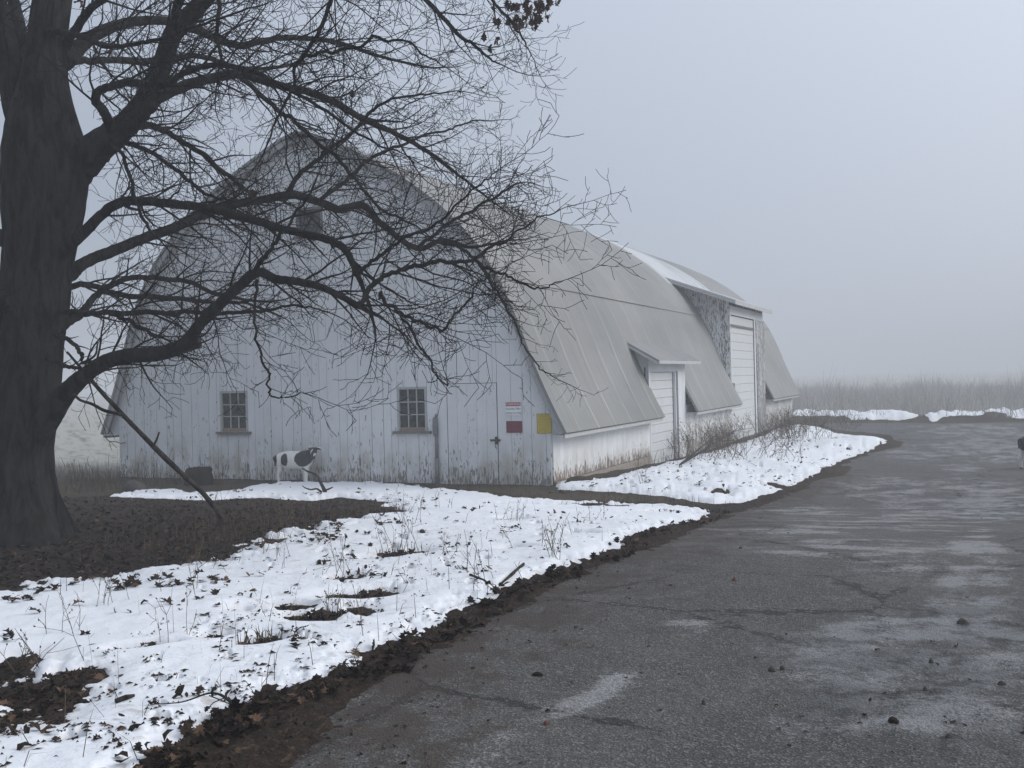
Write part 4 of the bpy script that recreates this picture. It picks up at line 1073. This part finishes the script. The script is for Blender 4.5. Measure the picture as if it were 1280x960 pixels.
# fallen pole leaning on the lowest limb
mb = MB()
rows = np.array([(84, 440, 4, -.65), (108, 468, 6.5, -.75), (127, 490, 8, -.6), (155, 520, 9, -.45), (185, 551, 9.5, -.25), (205, 571, 10.5, -.1), (225, 590, 10, .05), (255, 618, 10, .3), (282, 652, 9, .55)], float)
base = P(282, 652); dend = (base - CAM) @ VF - D0
rows[:, 3] = np.linspace(-.72, dend, len(rows))
s = spline(rows, 6); pp = np.array([at(a, b, D0 + d) for a, b, w, d in s]); rd = s[:, 2] / 2 * (D0 + s[:, 3]) / F_PX * .66
pp[-1, 2] -= .04
fb = empty("fallen_branch", tuple(base), "broken branch leaning from the oak's lowest limb down to the leaves", "branch")
mb.tube(pp, rd, 8, wob=.12); mb.build("stem", M['deadwood'], fb, True, origin=tuple(base))
mb = MB()
for rws in ([(154, 519, 4, -.45), (146, 517, 4.5, -.45), (130, 513, 4.5, -.5), (115, 505, 4, -.55), (100, 500, 3.5, -.6), (92, 492, 3, -.6)], [(192, 557, 3, -.2), (196, 549, 2.5, -.2), (199, 540, 2, -.2)], [(100, 455, 3, -.7), (118, 445, 2.5, -.8), (122, 430, 2, -.8)]):
    s = spline(np.array(rws, float), 5); mb.tube([at(a, b, D0 + d) for a, b, w, d in s], s[:, 2] / 2 * D0 / F_PX, 6, wob=.1)
mb.build("side_shoot", M['deadwood'], fb, True, origin=tuple(base))
print("tree ok")

# ------------------------------------------------------------------ cow figure
def cow_mesh():
    """one skinned body: nodes (x along the back, y across, z up), head turned to the viewer (-y)"""
    N = [(0, 0, .48, .20), (-.22, 0, .49, .195), (-.38, 0, .50, .17), (-.47, 0, .50, .10),     # 0-3 spine to rump
         (.20, 0, .49, .195), (.34, 0, .51, .175), (.45, -.02, .59, .14), (.54, -.05, .66, .085),   # 4-7 chest, neck
         (.60, -.09, .70, .088), (.635, -.17, .655, .07), (.652, -.235, .60, .06)]                   # 8-10 poll, muzzle
    E = [(0, 1), (1, 2), (2, 3), (0, 4), (4, 5), (5, 6), (6, 7), (7, 8), (8, 9), (9, 10)]
    def chain(root, nodes):
        prev = root
        for nd in nodes: N.append(nd); E.append((prev, len(N) - 1)); prev = len(N) - 1
    for s_, ox in ((-1, .05), (1, -.07)):
        chain(2, [(-.37 + ox, s_ * .085, .40, .095), (-.36 + ox, s_ * .09, .29, .055), (-.42 + ox, s_ * .09, .19, .038), (-.40 + ox, s_ * .09, .07, .03), (-.385 + ox, s_ * .09, .02, .03)])
        chain(5, [(.31 + ox * 1.4, s_ * .08, .37, .08), (.31 + ox * 1.4, s_ * .085, .24, .048), (.30 + ox * 1.4, s_ * .085, .13, .034), (.31 + ox * 1.4, s_ * .085, .06, .03), (.325 + ox * 1.4, s_ * .085, .02, .03)])
    pass
    chain(8, [(.53, -.06, .735, .026), (.46, -.04, .745, .036), (.42, -.03, .73, .014)])
    chain(8, [(.67, -.09, .735, .026), (.745, -.08, .735, .034), (.785, -.075, .72, .014)])
    chain(3, [(-.50, 0, .42, .018), (-.505, 0, .28, .014), (-.50, 0, .2, .022)])
    me = bpy.data.meshes.new("cow_cage")
    me.from_pydata([n[:3] for n in N], E, [])
    o = bpy.data.objects.new("cow_cage", me); COL.objects.link(o)
    sk = o.modifiers.new("s", 'SKIN'); sk.use_smooth_shade = True
    for k, n in enumerate(N):
        me.skin_vertices[0].data[k].radius = (n[3], n[3]); me.skin_vertices[0].data[k].use_root = (k == 0)
    sb = o.modifiers.new("d", 'SUBSURF'); sb.levels = sb.render_levels = 2
    bpy.context.view_layer.update()
    out = bpy.data.meshes.new_from_object(o.evaluated_get(bpy.context.evaluated_depsgraph_get()))
    bpy.data.objects.remove(o)
    v = np.zeros(len(out.vertices) * 3, np.float32); out.vertices.foreach_get("co", v); v = v.reshape(-1, 3)
    x, y, z = v.T
    def e(cx, cz, rx, rz): return np.clip(1.5 - np.sqrt(((x - cx) / rx) ** 2 + ((z - cz) / rz) ** 2), 0, 1)
    k = np.maximum.reduce([e(-.44, .49, .12, .15), e(-.13, .50, .10, .13), e(.33, .53, .19, .17), e(.47, .62, .14, .12), e(.6, .70, .2, .06), e(.63, .66, .05, .08), e(-.40, .31, .03, .05)])
    k = np.where((z < .33) & (x > 0), 0, k); k = np.where((z < .045), 1, k)
    blaze = (np.abs(x - .617) < .016) & (z > .63) & (z < .72) & (y < -.14); k = np.where(blaze, 0, k)
    a = out.attributes.new("patch", 'FLOAT', 'POINT'); a.data.foreach_set("value", k.astype(np.float32))
    out.polygons.foreach_set("use_smooth", np.ones(len(out.polygons), bool))
    out.materials.clear()
    return out
cow_me = cow_mesh()
c0 = np.array([-13.12, 18.28, 0]); c0[2] = float(gheight(c0[0], c0[1], top_z)) - .015
cow = link("cow_figure", cow_me, M['cow']); cow.location = c0; cow.scale = (.97, .97, 1.03)
cow["label"] = "small black and white cow figure standing on snow against the barn front"; cow["category"] = "cow figure"
mb = MB()
for sx in (-1, 1): mb.tube([(.617 + sx * .062, -.155, .70), (.618 + sx * .066, -.166, .70)], [.012, .005], 8)
mb.build("eye", M['sign_black'], cow)
mb = MB(); mb.tube([(.654, -.275, .595), (.656, -.295, .59)], [.04, .028], 10); mb.build("muzzle", M['sign_black'], cow, True)
c2 = G(1283, 586)
cow2 = cow.copy(); COL.objects.link(cow2); cow2.location = c2 + np.array([.50, 0, -.015]); cow2.scale = (1.28, 1.28, 1.28); cow2.rotation_euler = (0, 0, .3)
cow2["label"] = "larger black and white figure on the wet road, cut off by the photo's right edge "
for ch in cow.children:
    c = ch.copy(); COL.objects.link(c); c.parent = cow2
print("cow ok")

# ------------------------------------------------------------------ litter, grass, weeds
fr_az = np.radians(np.array([-52.0, 5.0]))
def scatter(n, r0, r1, test, which=top_z):
    """random ground points, evenly spread over the picture's share of ground"""
    a = rng.uniform(*fr_az, n); r = 1 / rng.uniform(1 / r1, 1 / r0, n)
    x_, y_ = r * np.sin(a), r * np.cos(a)
    i = np.clip(np.searchsorted(RR, r), 0, nr - 1); j = np.clip(((np.degrees(a) + 53.5) / 0.08).round().astype(int), 0, len(az_dense) - 1)
    k = i * nc + j
    m = rng.random(n) < test(k)
    return np.stack([x_, y_, which[k]], -1)[m]
mb = MB()
p = scatter(30000, 8, 22, lambda k: np.clip(leafy[k] * (d_leaf[k] > -.3) * (~snow_up[k]), 0, 1) * .9)
print("leaf zone", len(p)); leaves(mb, p + [0, 0, .008], rng.uniform(.03, .085, len(p)), flat=.4, simple=True)
p = scatter(22000, 4, 22, lambda k: np.clip(edge_band[k] * 1.2 * (d_road[k] < .35) * (d_road[k] > -1.2) * (~snow_up[k]) * np.clip(.4 + nz2[k] * 1.5, 0, 1), 0, 1))
print("edge", len(p)); leaves(mb, p + [0, 0, .004], rng.uniform(.012, .05, len(p)) * rng.uniform(.5, 1, len(p)), flat=.7, simple=True)
# ragged rim of the leaf bed, and drifts of leaves caught along the snow's edge beside the road
clump = fbm(gx + 11, gy - 5, 1.9, 3)
p = scatter(60000, 6, 22, lambda k: snow_up[k] * np.exp(-(np.abs(d_leaf[k]) / .55)) * np.clip(clump[k] * 2.2 - .05, 0, 1) * .8)
print("rim", len(p)); leaves(mb, p + [0, 0, .01], rng.uniform(.04, .10, len(p)), flat=.5)
edge_d = np.minimum(np.abs(d_sm), 9) * (d_road > -1.6)
p = scatter(60000, 4, 18, lambda k: np.exp(-((d_sm[k] + .07) / .10) ** 2) * (d_road[k] > -1.3) * np.clip(.45 + 1.3 * nz2[k] + clump[k], 0, 1) * (d_leaf[k] < -1.5))
print("drift", len(p)); leaves(mb, p + [0, 0, .015], rng.uniform(.04, .095, len(p)), flat=.8)
# clumps of leaves frozen into the snow
p = scatter(900, 4.3, 20, lambda k: snow_up[k] * np.clip(.04 + pix_dirt[k] * (clump[k] + .15), 0, 1) * .55)
print("clumps", len(p))
h_ = scatter(60000, 4.3, 24, lambda k: np.clip(hole[k] - .25, 0, 1) * (~snow_up[k]) * .8)
leaves(mb, h_ + [0, 0, .008], rng.uniform(.03, .09, len(h_)), flat=.5)
h_ = scatter(30000, 18, 48, lambda k: snow_up[k] * side_only[k] * np.clip(streaky[k] * 1.3 + clump[k], 0, 1) * .5)
leaves(mb, h_ + [0, 0, .008], rng.uniform(.04, .10, len(h_)), flat=.4, simple=True)
for q in p:
    n_ = int(rng.integers(2, 14)); sp_ = rng.uniform(.03, .11)
    pts_ = q + np.stack([rng.normal(0, sp_ * 1.6, n_), rng.normal(0, sp_, n_), rng.uniform(.003, .03, n_)], -1)
    leaves(mb, pts_, rng.uniform(.025, .08, n_), flat=.7, simple=bool(rng.random() < .65))
mb.build("leaf_litter", M['leaf'], kind="stuff")
mb = MB()
p = scatter(75000, 4, 26, lambda k: snow_up[k] * np.clip(.005 + .65 * (pix_dirt[k] + .03) * np.clip(streaky[k] * 2.2 + nz3[k] * .8 + clump[k] * .8 - .05, 0, 1), 0, 1))
print("on snow", len(p))
leaves(mb, p[::14] + [0, 0, .004], rng.uniform(.02, .06, len(p[::14])), flat=.4)
for q in p:
    L = rng.uniform(.003, .016) * rng.choice([1, 1, 1, 1, 2.2]); a_ = math.radians(62) + rng.normal(0, .7); dx, dy = math.cos(a_) * L, math.sin(a_) * L; w_ = L * rng.uniform(.15, .4)
    nx_, ny_ = -math.sin(a_) * w_, math.cos(a_) * w_
    z1 = rng.uniform(.001, .012)
    mb.add([q + [-dx, -dy, .003], q + [nx_, ny_, .004 + z1], q + [dx, dy, .003], q + [-nx_, -ny_, .004]], [(0, 3, 2, 1)])
p = scatter(4000, 4, 24, lambda k: (d_road[k] > .2) * np.clip(.02 + .5 * np.exp(-(d_road[k] / .8) ** 2) + .08 * (wet[k] > .2), 0, 1))
leaves(mb, p + [0, 0, .004], rng.uniform(.012, .04, len(p)), flat=.3, simple=True)
mb.build("leaf_scraps", M['leaf'], kind="stuff")
def blades(mb, p, h0, h1, lean=.35, wd=.004):
    for q in p:
        h = rng.uniform(h0, h1); a = rng.random() * 6.28; l = abs(rng.normal(0, lean))
        d = np.array([math.cos(a) * l, math.sin(a) * l, 1.0]); d /= np.linalg.norm(d)
        s_ = np.array([-math.sin(a + 1), math.cos(a + 1), 0]) * wd
        m1 = q + d * h * .55; tp_ = q + d * h + np.array([d[0], d[1], -.3]) * h * l
        mb.add([q - s_ + [0, 0, -.02], q + s_ + [0, 0, -.02], m1 + s_ * .8, m1 - s_ * .8, tp_], [(0, 1, 2, 3)], [(3, 2, 4)])
def near_px(k0, lst):
    pass
mb = MB()
w_grass = np.zeros(gx.size)
for b in [(400, 640, 1.6, 1.0), (460, 640, 1.2, .8), (340, 650, 1.6, 1.0), (280, 670, 1.0, 1.0), (500, 692, .3, .3), (720, 628, .6, 2.2), (800, 630, .5, 1.5), (650, 620, .6, 1.5), (560, 610, .4, 2.0), (320, 806, .2, .2)]:
    w_grass = np.maximum(w_grass, blob(*b))
p = scatter(60000, 4, 24, lambda k: w_grass[k] * (~snow_up[k]) * .95)
print("grass", len(p)); blades(mb, p, .04, .16)
p = scatter(30000, 16, 24, lambda k: np.exp(-((gy[k] - 18.5) / .25) ** 2) * (gx[k] < -7.2) * (gx[k] > -19) * .5)
blades(mb, p, .05, .22)
# weedy strip at the left of the barn
w_left = ((gx < -15.5) & (gy > 14.5) & (gy < 26) & ((gx < -18.5) | (gy < 18.6)))
p = scatter(50000, 18, 32, lambda k: w_left[k] * np.exp(-((gy[k] - 18) / 3.2) ** 2) * np.clip(.28 + .9 * nz1[k] + .5 * nz2[k], 0, .6))
print("left strip", len(p)); blades(mb, p, .08, .45, .3, .006)
p = scatter(40000, 24, 46, lambda k: np.exp(-((gx[k] + 6.9) / .45) ** 2) * (gy[k] > 24) * .22)
blades(mb, p, .1, .5, .3, .006)
p = scatter(9000, 4.5, 26, lambda k: snow_up[k] * (.02 + .12 * pix_dirt[k]))
print("stems on snow", len(p)); blades(mb, p, .04, .26, .7, .0022)
mb.build("dead_grass", M['grass'], kind="stuff")
# distant brush in the field beyond the road
mb = MB()
pa = rng.uniform(math.radians(-14), math.radians(12), 14000); pr = rng.uniform(49, 120, 14000)
cl = fbm(np.sin(pa) * pr, np.cos(pa) * pr, .16, 3)
for a_, r_, c_ in zip(pa, pr, cl):
    if r_ < 51 and rng.random() < .5: continue
    x_, y_ = r_ * math.sin(a_), r_ * math.cos(a_)
    if x_ < -6.5 and y_ < 52: continue
    hgt = max(.2, rng.uniform(.3, .85) + 1.7 * c_ + (rng.uniform(.3, 1.2) if rng.random() < .05 else 0))
    q = np.array([x_, y_, float(terrain(x_, y_))])
    d = np.array([rng.normal(0, .18), rng.normal(0, .18), 1.0])
    wd = rng.uniform(.005, .016)
    for f_ in range(3):
        dd = d + rng.normal(0, .25, 3) * [1, 1, .2]
        e_ = q + dd * hgt * rng.uniform(.6, 1)
        mb.add([q + [-wd, 0, 0], q + [wd, 0, 0], e_ + [wd * .3, 0, 0], e_ + [-wd * .3, 0, 0]], [(0, 1, 2, 3)])
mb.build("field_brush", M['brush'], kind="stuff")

def stalks(px, py, n, h, spread, label, cat="weed", name="dry_weed", forks=3, r=.0028, lean=.25, mat='weed', group=None):
    base = G(px, py)
    e = empty(name, tuple(base), label, cat, group)
    st, sd = MB(), MB()
    for k in range(n):
        q = np.array([rng.normal(0, spread), rng.normal(0, spread), -.03])
        d = np.array([rng.normal(0, lean), rng.normal(0, lean), 1.0]); d /= np.linalg.norm(d)
        hh = h * rng.uniform(.55, 1.1); m_ = max(5, int(hh / .07)); pts = [q]; dirs = []
        for i_ in range(m_):
            d = d + rng.normal(0, .1, 3); d /= np.linalg.norm(d); pts.append(pts[-1] + d * hh / m_); dirs.append(d)
        st.tube(pts, np.linspace(r, r * .45, len(pts)), 4, cap=False)
        for f_ in range(forks):
            i_ = rng.integers(m_ // 3, m_); dd = dirs[i_ - 1] + rng.normal(0, .55, 3); dd /= np.linalg.norm(dd)
            L = hh * rng.uniform(.15, .42); b_ = pts[i_]; sub = [b_, b_ + dd * L * .5, b_ + (dd + rng.normal(0, .25, 3)) * L]
            st.tube(sub, [r * .6, r * .5, r * .35], 3, cap=False)
            if rng.random() < .6:
                tip = sub[-1]; sd.tube([tip - dd * r * 2, tip, tip + dd * r * 4], [r * .6, r * 1.9, r * .5], 5)
    st.build("stems", M[mat], e)
    if sd.n: sd.build("seed_heads", M[mat], e)
    return e
W = [
 (505, 660, 6, .4, .12, "loose spray of thin stems where the snow meets the right tip of the leaf bed"),
 (665, 690, 4, .35, .10, "sparse leaning stems left of the spiky dark weed in the snow"),
 (345, 700, 5, .5, .10, "thin upright stalks in the snow just below the leaf bed's lower edge"),
 (555, 700, 4, .3, .08, "few short stems right of the large bare patch in the middle snow"),
 (740, 655, 4, .3, .10, "short pale stems on the narrow snow tongue near the road"),
 (95, 800, 4, .3, .08, "drooping grass stems in smooth snow beside the dark bramble"),
 (980, 585, 8, .5, .15, "thin bare stems on the side snow bank nearest the road"),
 (432, 727, 5, .5, .05, "tall forked dry weed rising from a dark clump left of centre in the snow"),
 (495, 690, 9, .42, .12, "bunch of thin dry stalks in the largest bare patch of the middle snow"),
 (590, 726, 3, .38, .05, "single upright dark stick with side twigs in the middle snow"),
 (692, 705, 8, .42, .04, "low spiky dark weed on the snow close to the road edge"),
 (640, 655, 8, .32, .10, "small fan of dry stems in a bare tuft before the barn door"),
 (612, 745, 3, .45, .12, "thin slanting twigs lying over snow beside the road's leaf edge"),
 (268, 660, 4, .75, .06, "tall pale dry stalks at the foot of the leaning branch"),
 (240, 748, 3, .75, .04, "tall bent weed standing alone on smooth snow below the leaf patch"),
 (125, 765, 6, .3, .07, "short grey weed sprig in the smooth snow near the left side"),
 (225, 800, 4, .3, .08, "curved dry stems beside dark clods in the lower left snow"),
 (15, 845, 9, .42, .16, "dark budded bramble stems over the bare patch at the left edge"),
 (175, 695, 6, .5, .15, "thin reddish stalks on the leaf bed in front of the oak trunk"),
 (430, 770, 8, .28, .08, "flattened brown weed among leaf scraps at the middle of the snow"),
 (806, 613, 6, .55, .06, "bare many-stemmed weed in snow in front of the barn's side foundation"),
 (150, 604, 8, .7, .25, "dark seedy weeds at the barn's left front corner"),
 (205, 606, 7, .6, .25, "thin weeds against the barn boards behind the leaning branch"),
 (545, 640, 7, .3, .15, "sparse dry stems at the far edge of the snow below the conduit"),
 (820, 575, 8, .55, .1, "dry stalks at the left foot of the low overhead door"),
]
for px, py, n, h, sp_, lab in W: stalks(px, py, n, h, sp_, lab)
SH = [
 (872, 575, 16, 1.0, .45, "tan weed clump between the low door and the tall dormer"),
 (905, 560, 18, 1.15, .5, "taller reedy brush before the peeling wall left of the tall door"),
 (925, 580, 26, .8, .8, "wide grey bramble tangle spreading over the snow before the tall dormer"),
 (975, 552, 40, .95, .5, "dense dark shrub at the foot of the tall dormer's corner post"),
 (1005, 556, 22, .8, .6, "thin brown brush on the snow mound past the tall dormer"),
 (1000, 535, 26, .9, .8, "pale scrub at the far end of the barn"),
 (1045, 535, 22, .7, .9, "low faded scrub beside the far end of the road"),
]
for px, py, n, h, sp_, lab in SH: stalks(px, py, int(n * 1.5), h, sp_, lab, "shrub", "bare_shrub", 9, .006, .45, 'weed')
# long grey branches lying out of the bramble
base = G(850, 588)
e = empty("cut_branch", tuple(base), "long grey cut branch lying on the snow outside the low overhead door", "branch")
mb = MB()
for tip, hgt in (((905, 560), .5), ((890, 575), .25), ((930, 565), .55)):
    t_ = G(*tip) - base; s = spline([(0, 0, .02), t_ * .4 + [0, 0, hgt * .5], t_ * .75 + [0, .1, hgt * .9], t_ + [0, 0, hgt]], 6); mb.tube(s, np.linspace(.022, .006, len(s)), 6)
    for k in range(8, len(s), 2):
        d = rng.normal(0, .3, 3); mb.tube([s[k], s[k] + d * .5 + [0, 0, .1], s[k] + d + [0, 0, .18]], [.006, .004, .002], 4)
mb.build("stem", M['deadwood'], e)

# forked dead sapling in front of the cow
base = G(400, 620)
e = empty("dead_sapling", tuple(base), "forked dead sapling bending over the snow in front of the small cow figure", "sapling")
DB = float((base - CAM) @ VF)
mb = MB(); rows = spline(np.array([(409, 624, 6.5, 0), (405, 612, 5, 0), (400, 602, 3.6, -.05), (397, 595, 3, -.1), (390, 591, 2.5, -.1), (384, 589, 2.2, -.12), (378, 585, 1.8, -.15)], float), 5)
mb.tube([at(a, b, DB + d) for a, b, w, d in rows], rows[:, 2] / 2 * DB / F_PX, 7, wob=.1); mb.build("stem", M['deadwood'], e, True, origin=tuple(base))
mb = MB()
for rws in ([(402, 615, 2.8, 0), (396, 611, 2.4, -.05), (389, 612, 2, -.1), (382, 610, 1.7, -.15), (378, 607, 1, -.2)], [(403, 613, 2.2, 0), (409, 612, 2.5, .05), (416, 609, 1.5, .1)], [(402, 616, 3, 0), (397, 616, 2, -.1), (394, 618, 1.5, -.15)]):
    s = spline(np.array(rws, float), 4); mb.tube([at(a, b, DB + d) for a, b, w, d in s], s[:, 2] / 2 * DB / F_PX, 5)
mb.build("side_twig", M['deadwood'], e, True, origin=tuple(base))

def lump(px, py, w, d, h, name, label, cat, mat, seed, flat=1.0, group=None, rough=.28):
    """an irregular rounded body sitting in the ground"""
    base = G(px, py); n, m_ = 18, 10
    th_ = np.linspace(0, 2 * np.pi, n, endpoint=False); ph = np.linspace(-.35, 1, m_) * np.pi / 2
    v = []
    for b_ in ph:
        for a_ in th_:
            k = 1 + rough * float(perlin(math.cos(a_) * 1.7 + seed, math.sin(a_) * 1.7 + b_ * 1.3 + seed * .37)) * 1.6 + rough * .5 * float(perlin(math.cos(a_) * 4 + seed, math.sin(a_) * 4 + b_ * 4))
            cb = abs(math.cos(b_)) ** flat; sb_ = math.copysign(abs(math.sin(b_)) ** flat, math.sin(b_))
            v.append((w / 2 * cb * math.cos(a_) * k, d / 2 * cb * math.sin(a_) * k, h * sb_ * (k * .5 + .5)))
    i = np.arange(m_ - 1)[:, None] * n; j = np.arange(n)[None]; j2 = (j + 1) % n
    q = np.stack([i + j, i + j2, i + n + j2, i + n + j], -1).reshape(-1, 4)
    o = link(name, mesh_np(name, v, q, None, True, {"rnd": np.full(len(v), .3)}), M[mat]); o.location = base
    return tag(o, label, cat, group)
o = lump(250, 606, .68, .4, .36, "brush_mound", "dark flat-topped heap against the barn under the left window", "heap", 'leaf', 3.1, .45)
o.rotation_euler = (0, 0, .05)
lump(168, 615, .5, .35, .2, "rock", "dark rock at the left end of the snow strip along the barn", "rock", 'stone', 5.7)
lump(727, 606, .55, .35, .10, "dirt_clump", "dark sod clump on the snow by the barn's front right corner", "clod", 'ground', 8.3)
for k, (px, py, w, d, h, lab, mat) in enumerate([
    (1203, 781, .16, .08, .05, "black chunk lying at the far rim of the pale slush patch", 'stone'),
    (1117, 903, .11, .10, .035, "crumpled dark leaf lump on the asphalt below the slush patch", 'leaf'),
    (918, 727, .08, .06, .04, "small reddish lump alone on the dry road right of the snow tip", 'redstone'),
    (965, 840, .10, .07, .04, "brown clod at the left rim of the slush patch, larger of a pair", 'stone'),
    (978, 838, .06, .05, .035, "smaller clod touching the right side of a larger brown clod", 'stone'),
    (1164, 830, .06, .05, .035, "dark pebble in the middle of the slush patch", 'stone'),
    (1157, 865, .05, .05, .03, "small dark pebble in the slush above the crumpled leaf lump", 'stone'),
    (880, 881, .05, .05, .035, "single dark stone on bare asphalt in the lower middle of the road", 'stone'),
    (1186, 923, .07, .05, .03, "dark stone near the bottom right of the road", 'stone'),
    (1252, 857, .09, .05, .03, "dark twig-like clod at the right edge beside the slush", 'stone'),
    (683, 907, .06, .05, .025, "rusty bit on the pale tyre streak in the bottom middle", 'redstone'),
    (672, 846, .15, .05, .03, "thin dark bark piece on the road near the leaf edge", 'leaf'),
    (541, 790, .06, .05, .04, "brown stone resting on the snow beside the road's leafy edge", 'stone'),
    (478, 768, .06, .05, .03, "tan stone on the snow left of the leafy edge", 'stone'),
    ]):
    lump(px, py, w * .42, d * .5, h * .65, "stone" if mat != 'leaf' else "leaf_lump", lab, "stone" if mat != 'leaf' else "leaf lump", mat, 11.3 + k * 2.7)
# arched twig on the near snow
b0 = G(299, 893)
e = empty("arched_twig", tuple(b0), "dark arched twig with side shoots on the near snow by the leaf edge", "twig")
mb = MB(); b1, b2 = G(190, 900) - b0, G(262, 895) - b0
mb.tube(spline([(0, 0, 0), b2 * .5 + [0, 0, .06], b2 + [0, 0, .07], b1 * .65 + [0, 0, .03], b1 + [0, 0, .01]], 6), np.linspace(.008, .002, 25), 5)
for k in range(4):
    q = b2 * rng.uniform(.3, 1.1) + np.array([0, 0, .06]); d = rng.normal(0, .06, 3); mb.tube([q, q + d, q + d * 1.8 + [0, 0, -.03]], [.003, .0025, .0015], 4)
mb.build("stem", M['deadwood'], e)
for px, py, ex, ey, lab in [(145, 893, 168, 886, "short thick stick lying on the near snow at lower left"), (655, 715, 625, 735, "dark flat stick lying across the snow near the spiky weed"), (588, 728, 620, 740, "reddish dark twig at the foot of the upright stick")]:
    a_, b_ = G(px, py), G(ex, ey); mb = MB(); mb.tube([np.zeros(3) + [0, 0, .012], (b_ - a_) * .5 + [.01, 0, .018], b_ - a_ + [0, 0, .012]], [.012, .014, .007], 6, wob=.3)
    o = mb.build("fallen_stick", M['deadwood']); o.location = a_; tag(o, lab, "stick")

# ------------------------------------------------------------------ fog
hz = Mat("fog")
hz.N.remove(hz.b)
pv = hz.N.new("ShaderNodeVolumePrincipled")
pv.inputs["Color"].default_value = (0.745, 0.76, 0.785, 1)
pv.inputs["Density"].default_value = FOG
hz.L.new(pv.outputs[0], hz.N["Material Output"].inputs["Volume"])
mb = MB(); mb.box((-640, -640, -2.5), (640, 640, 14.0))
h_o = mb.build("haze", hz.m, kind="stuff")
print("done")
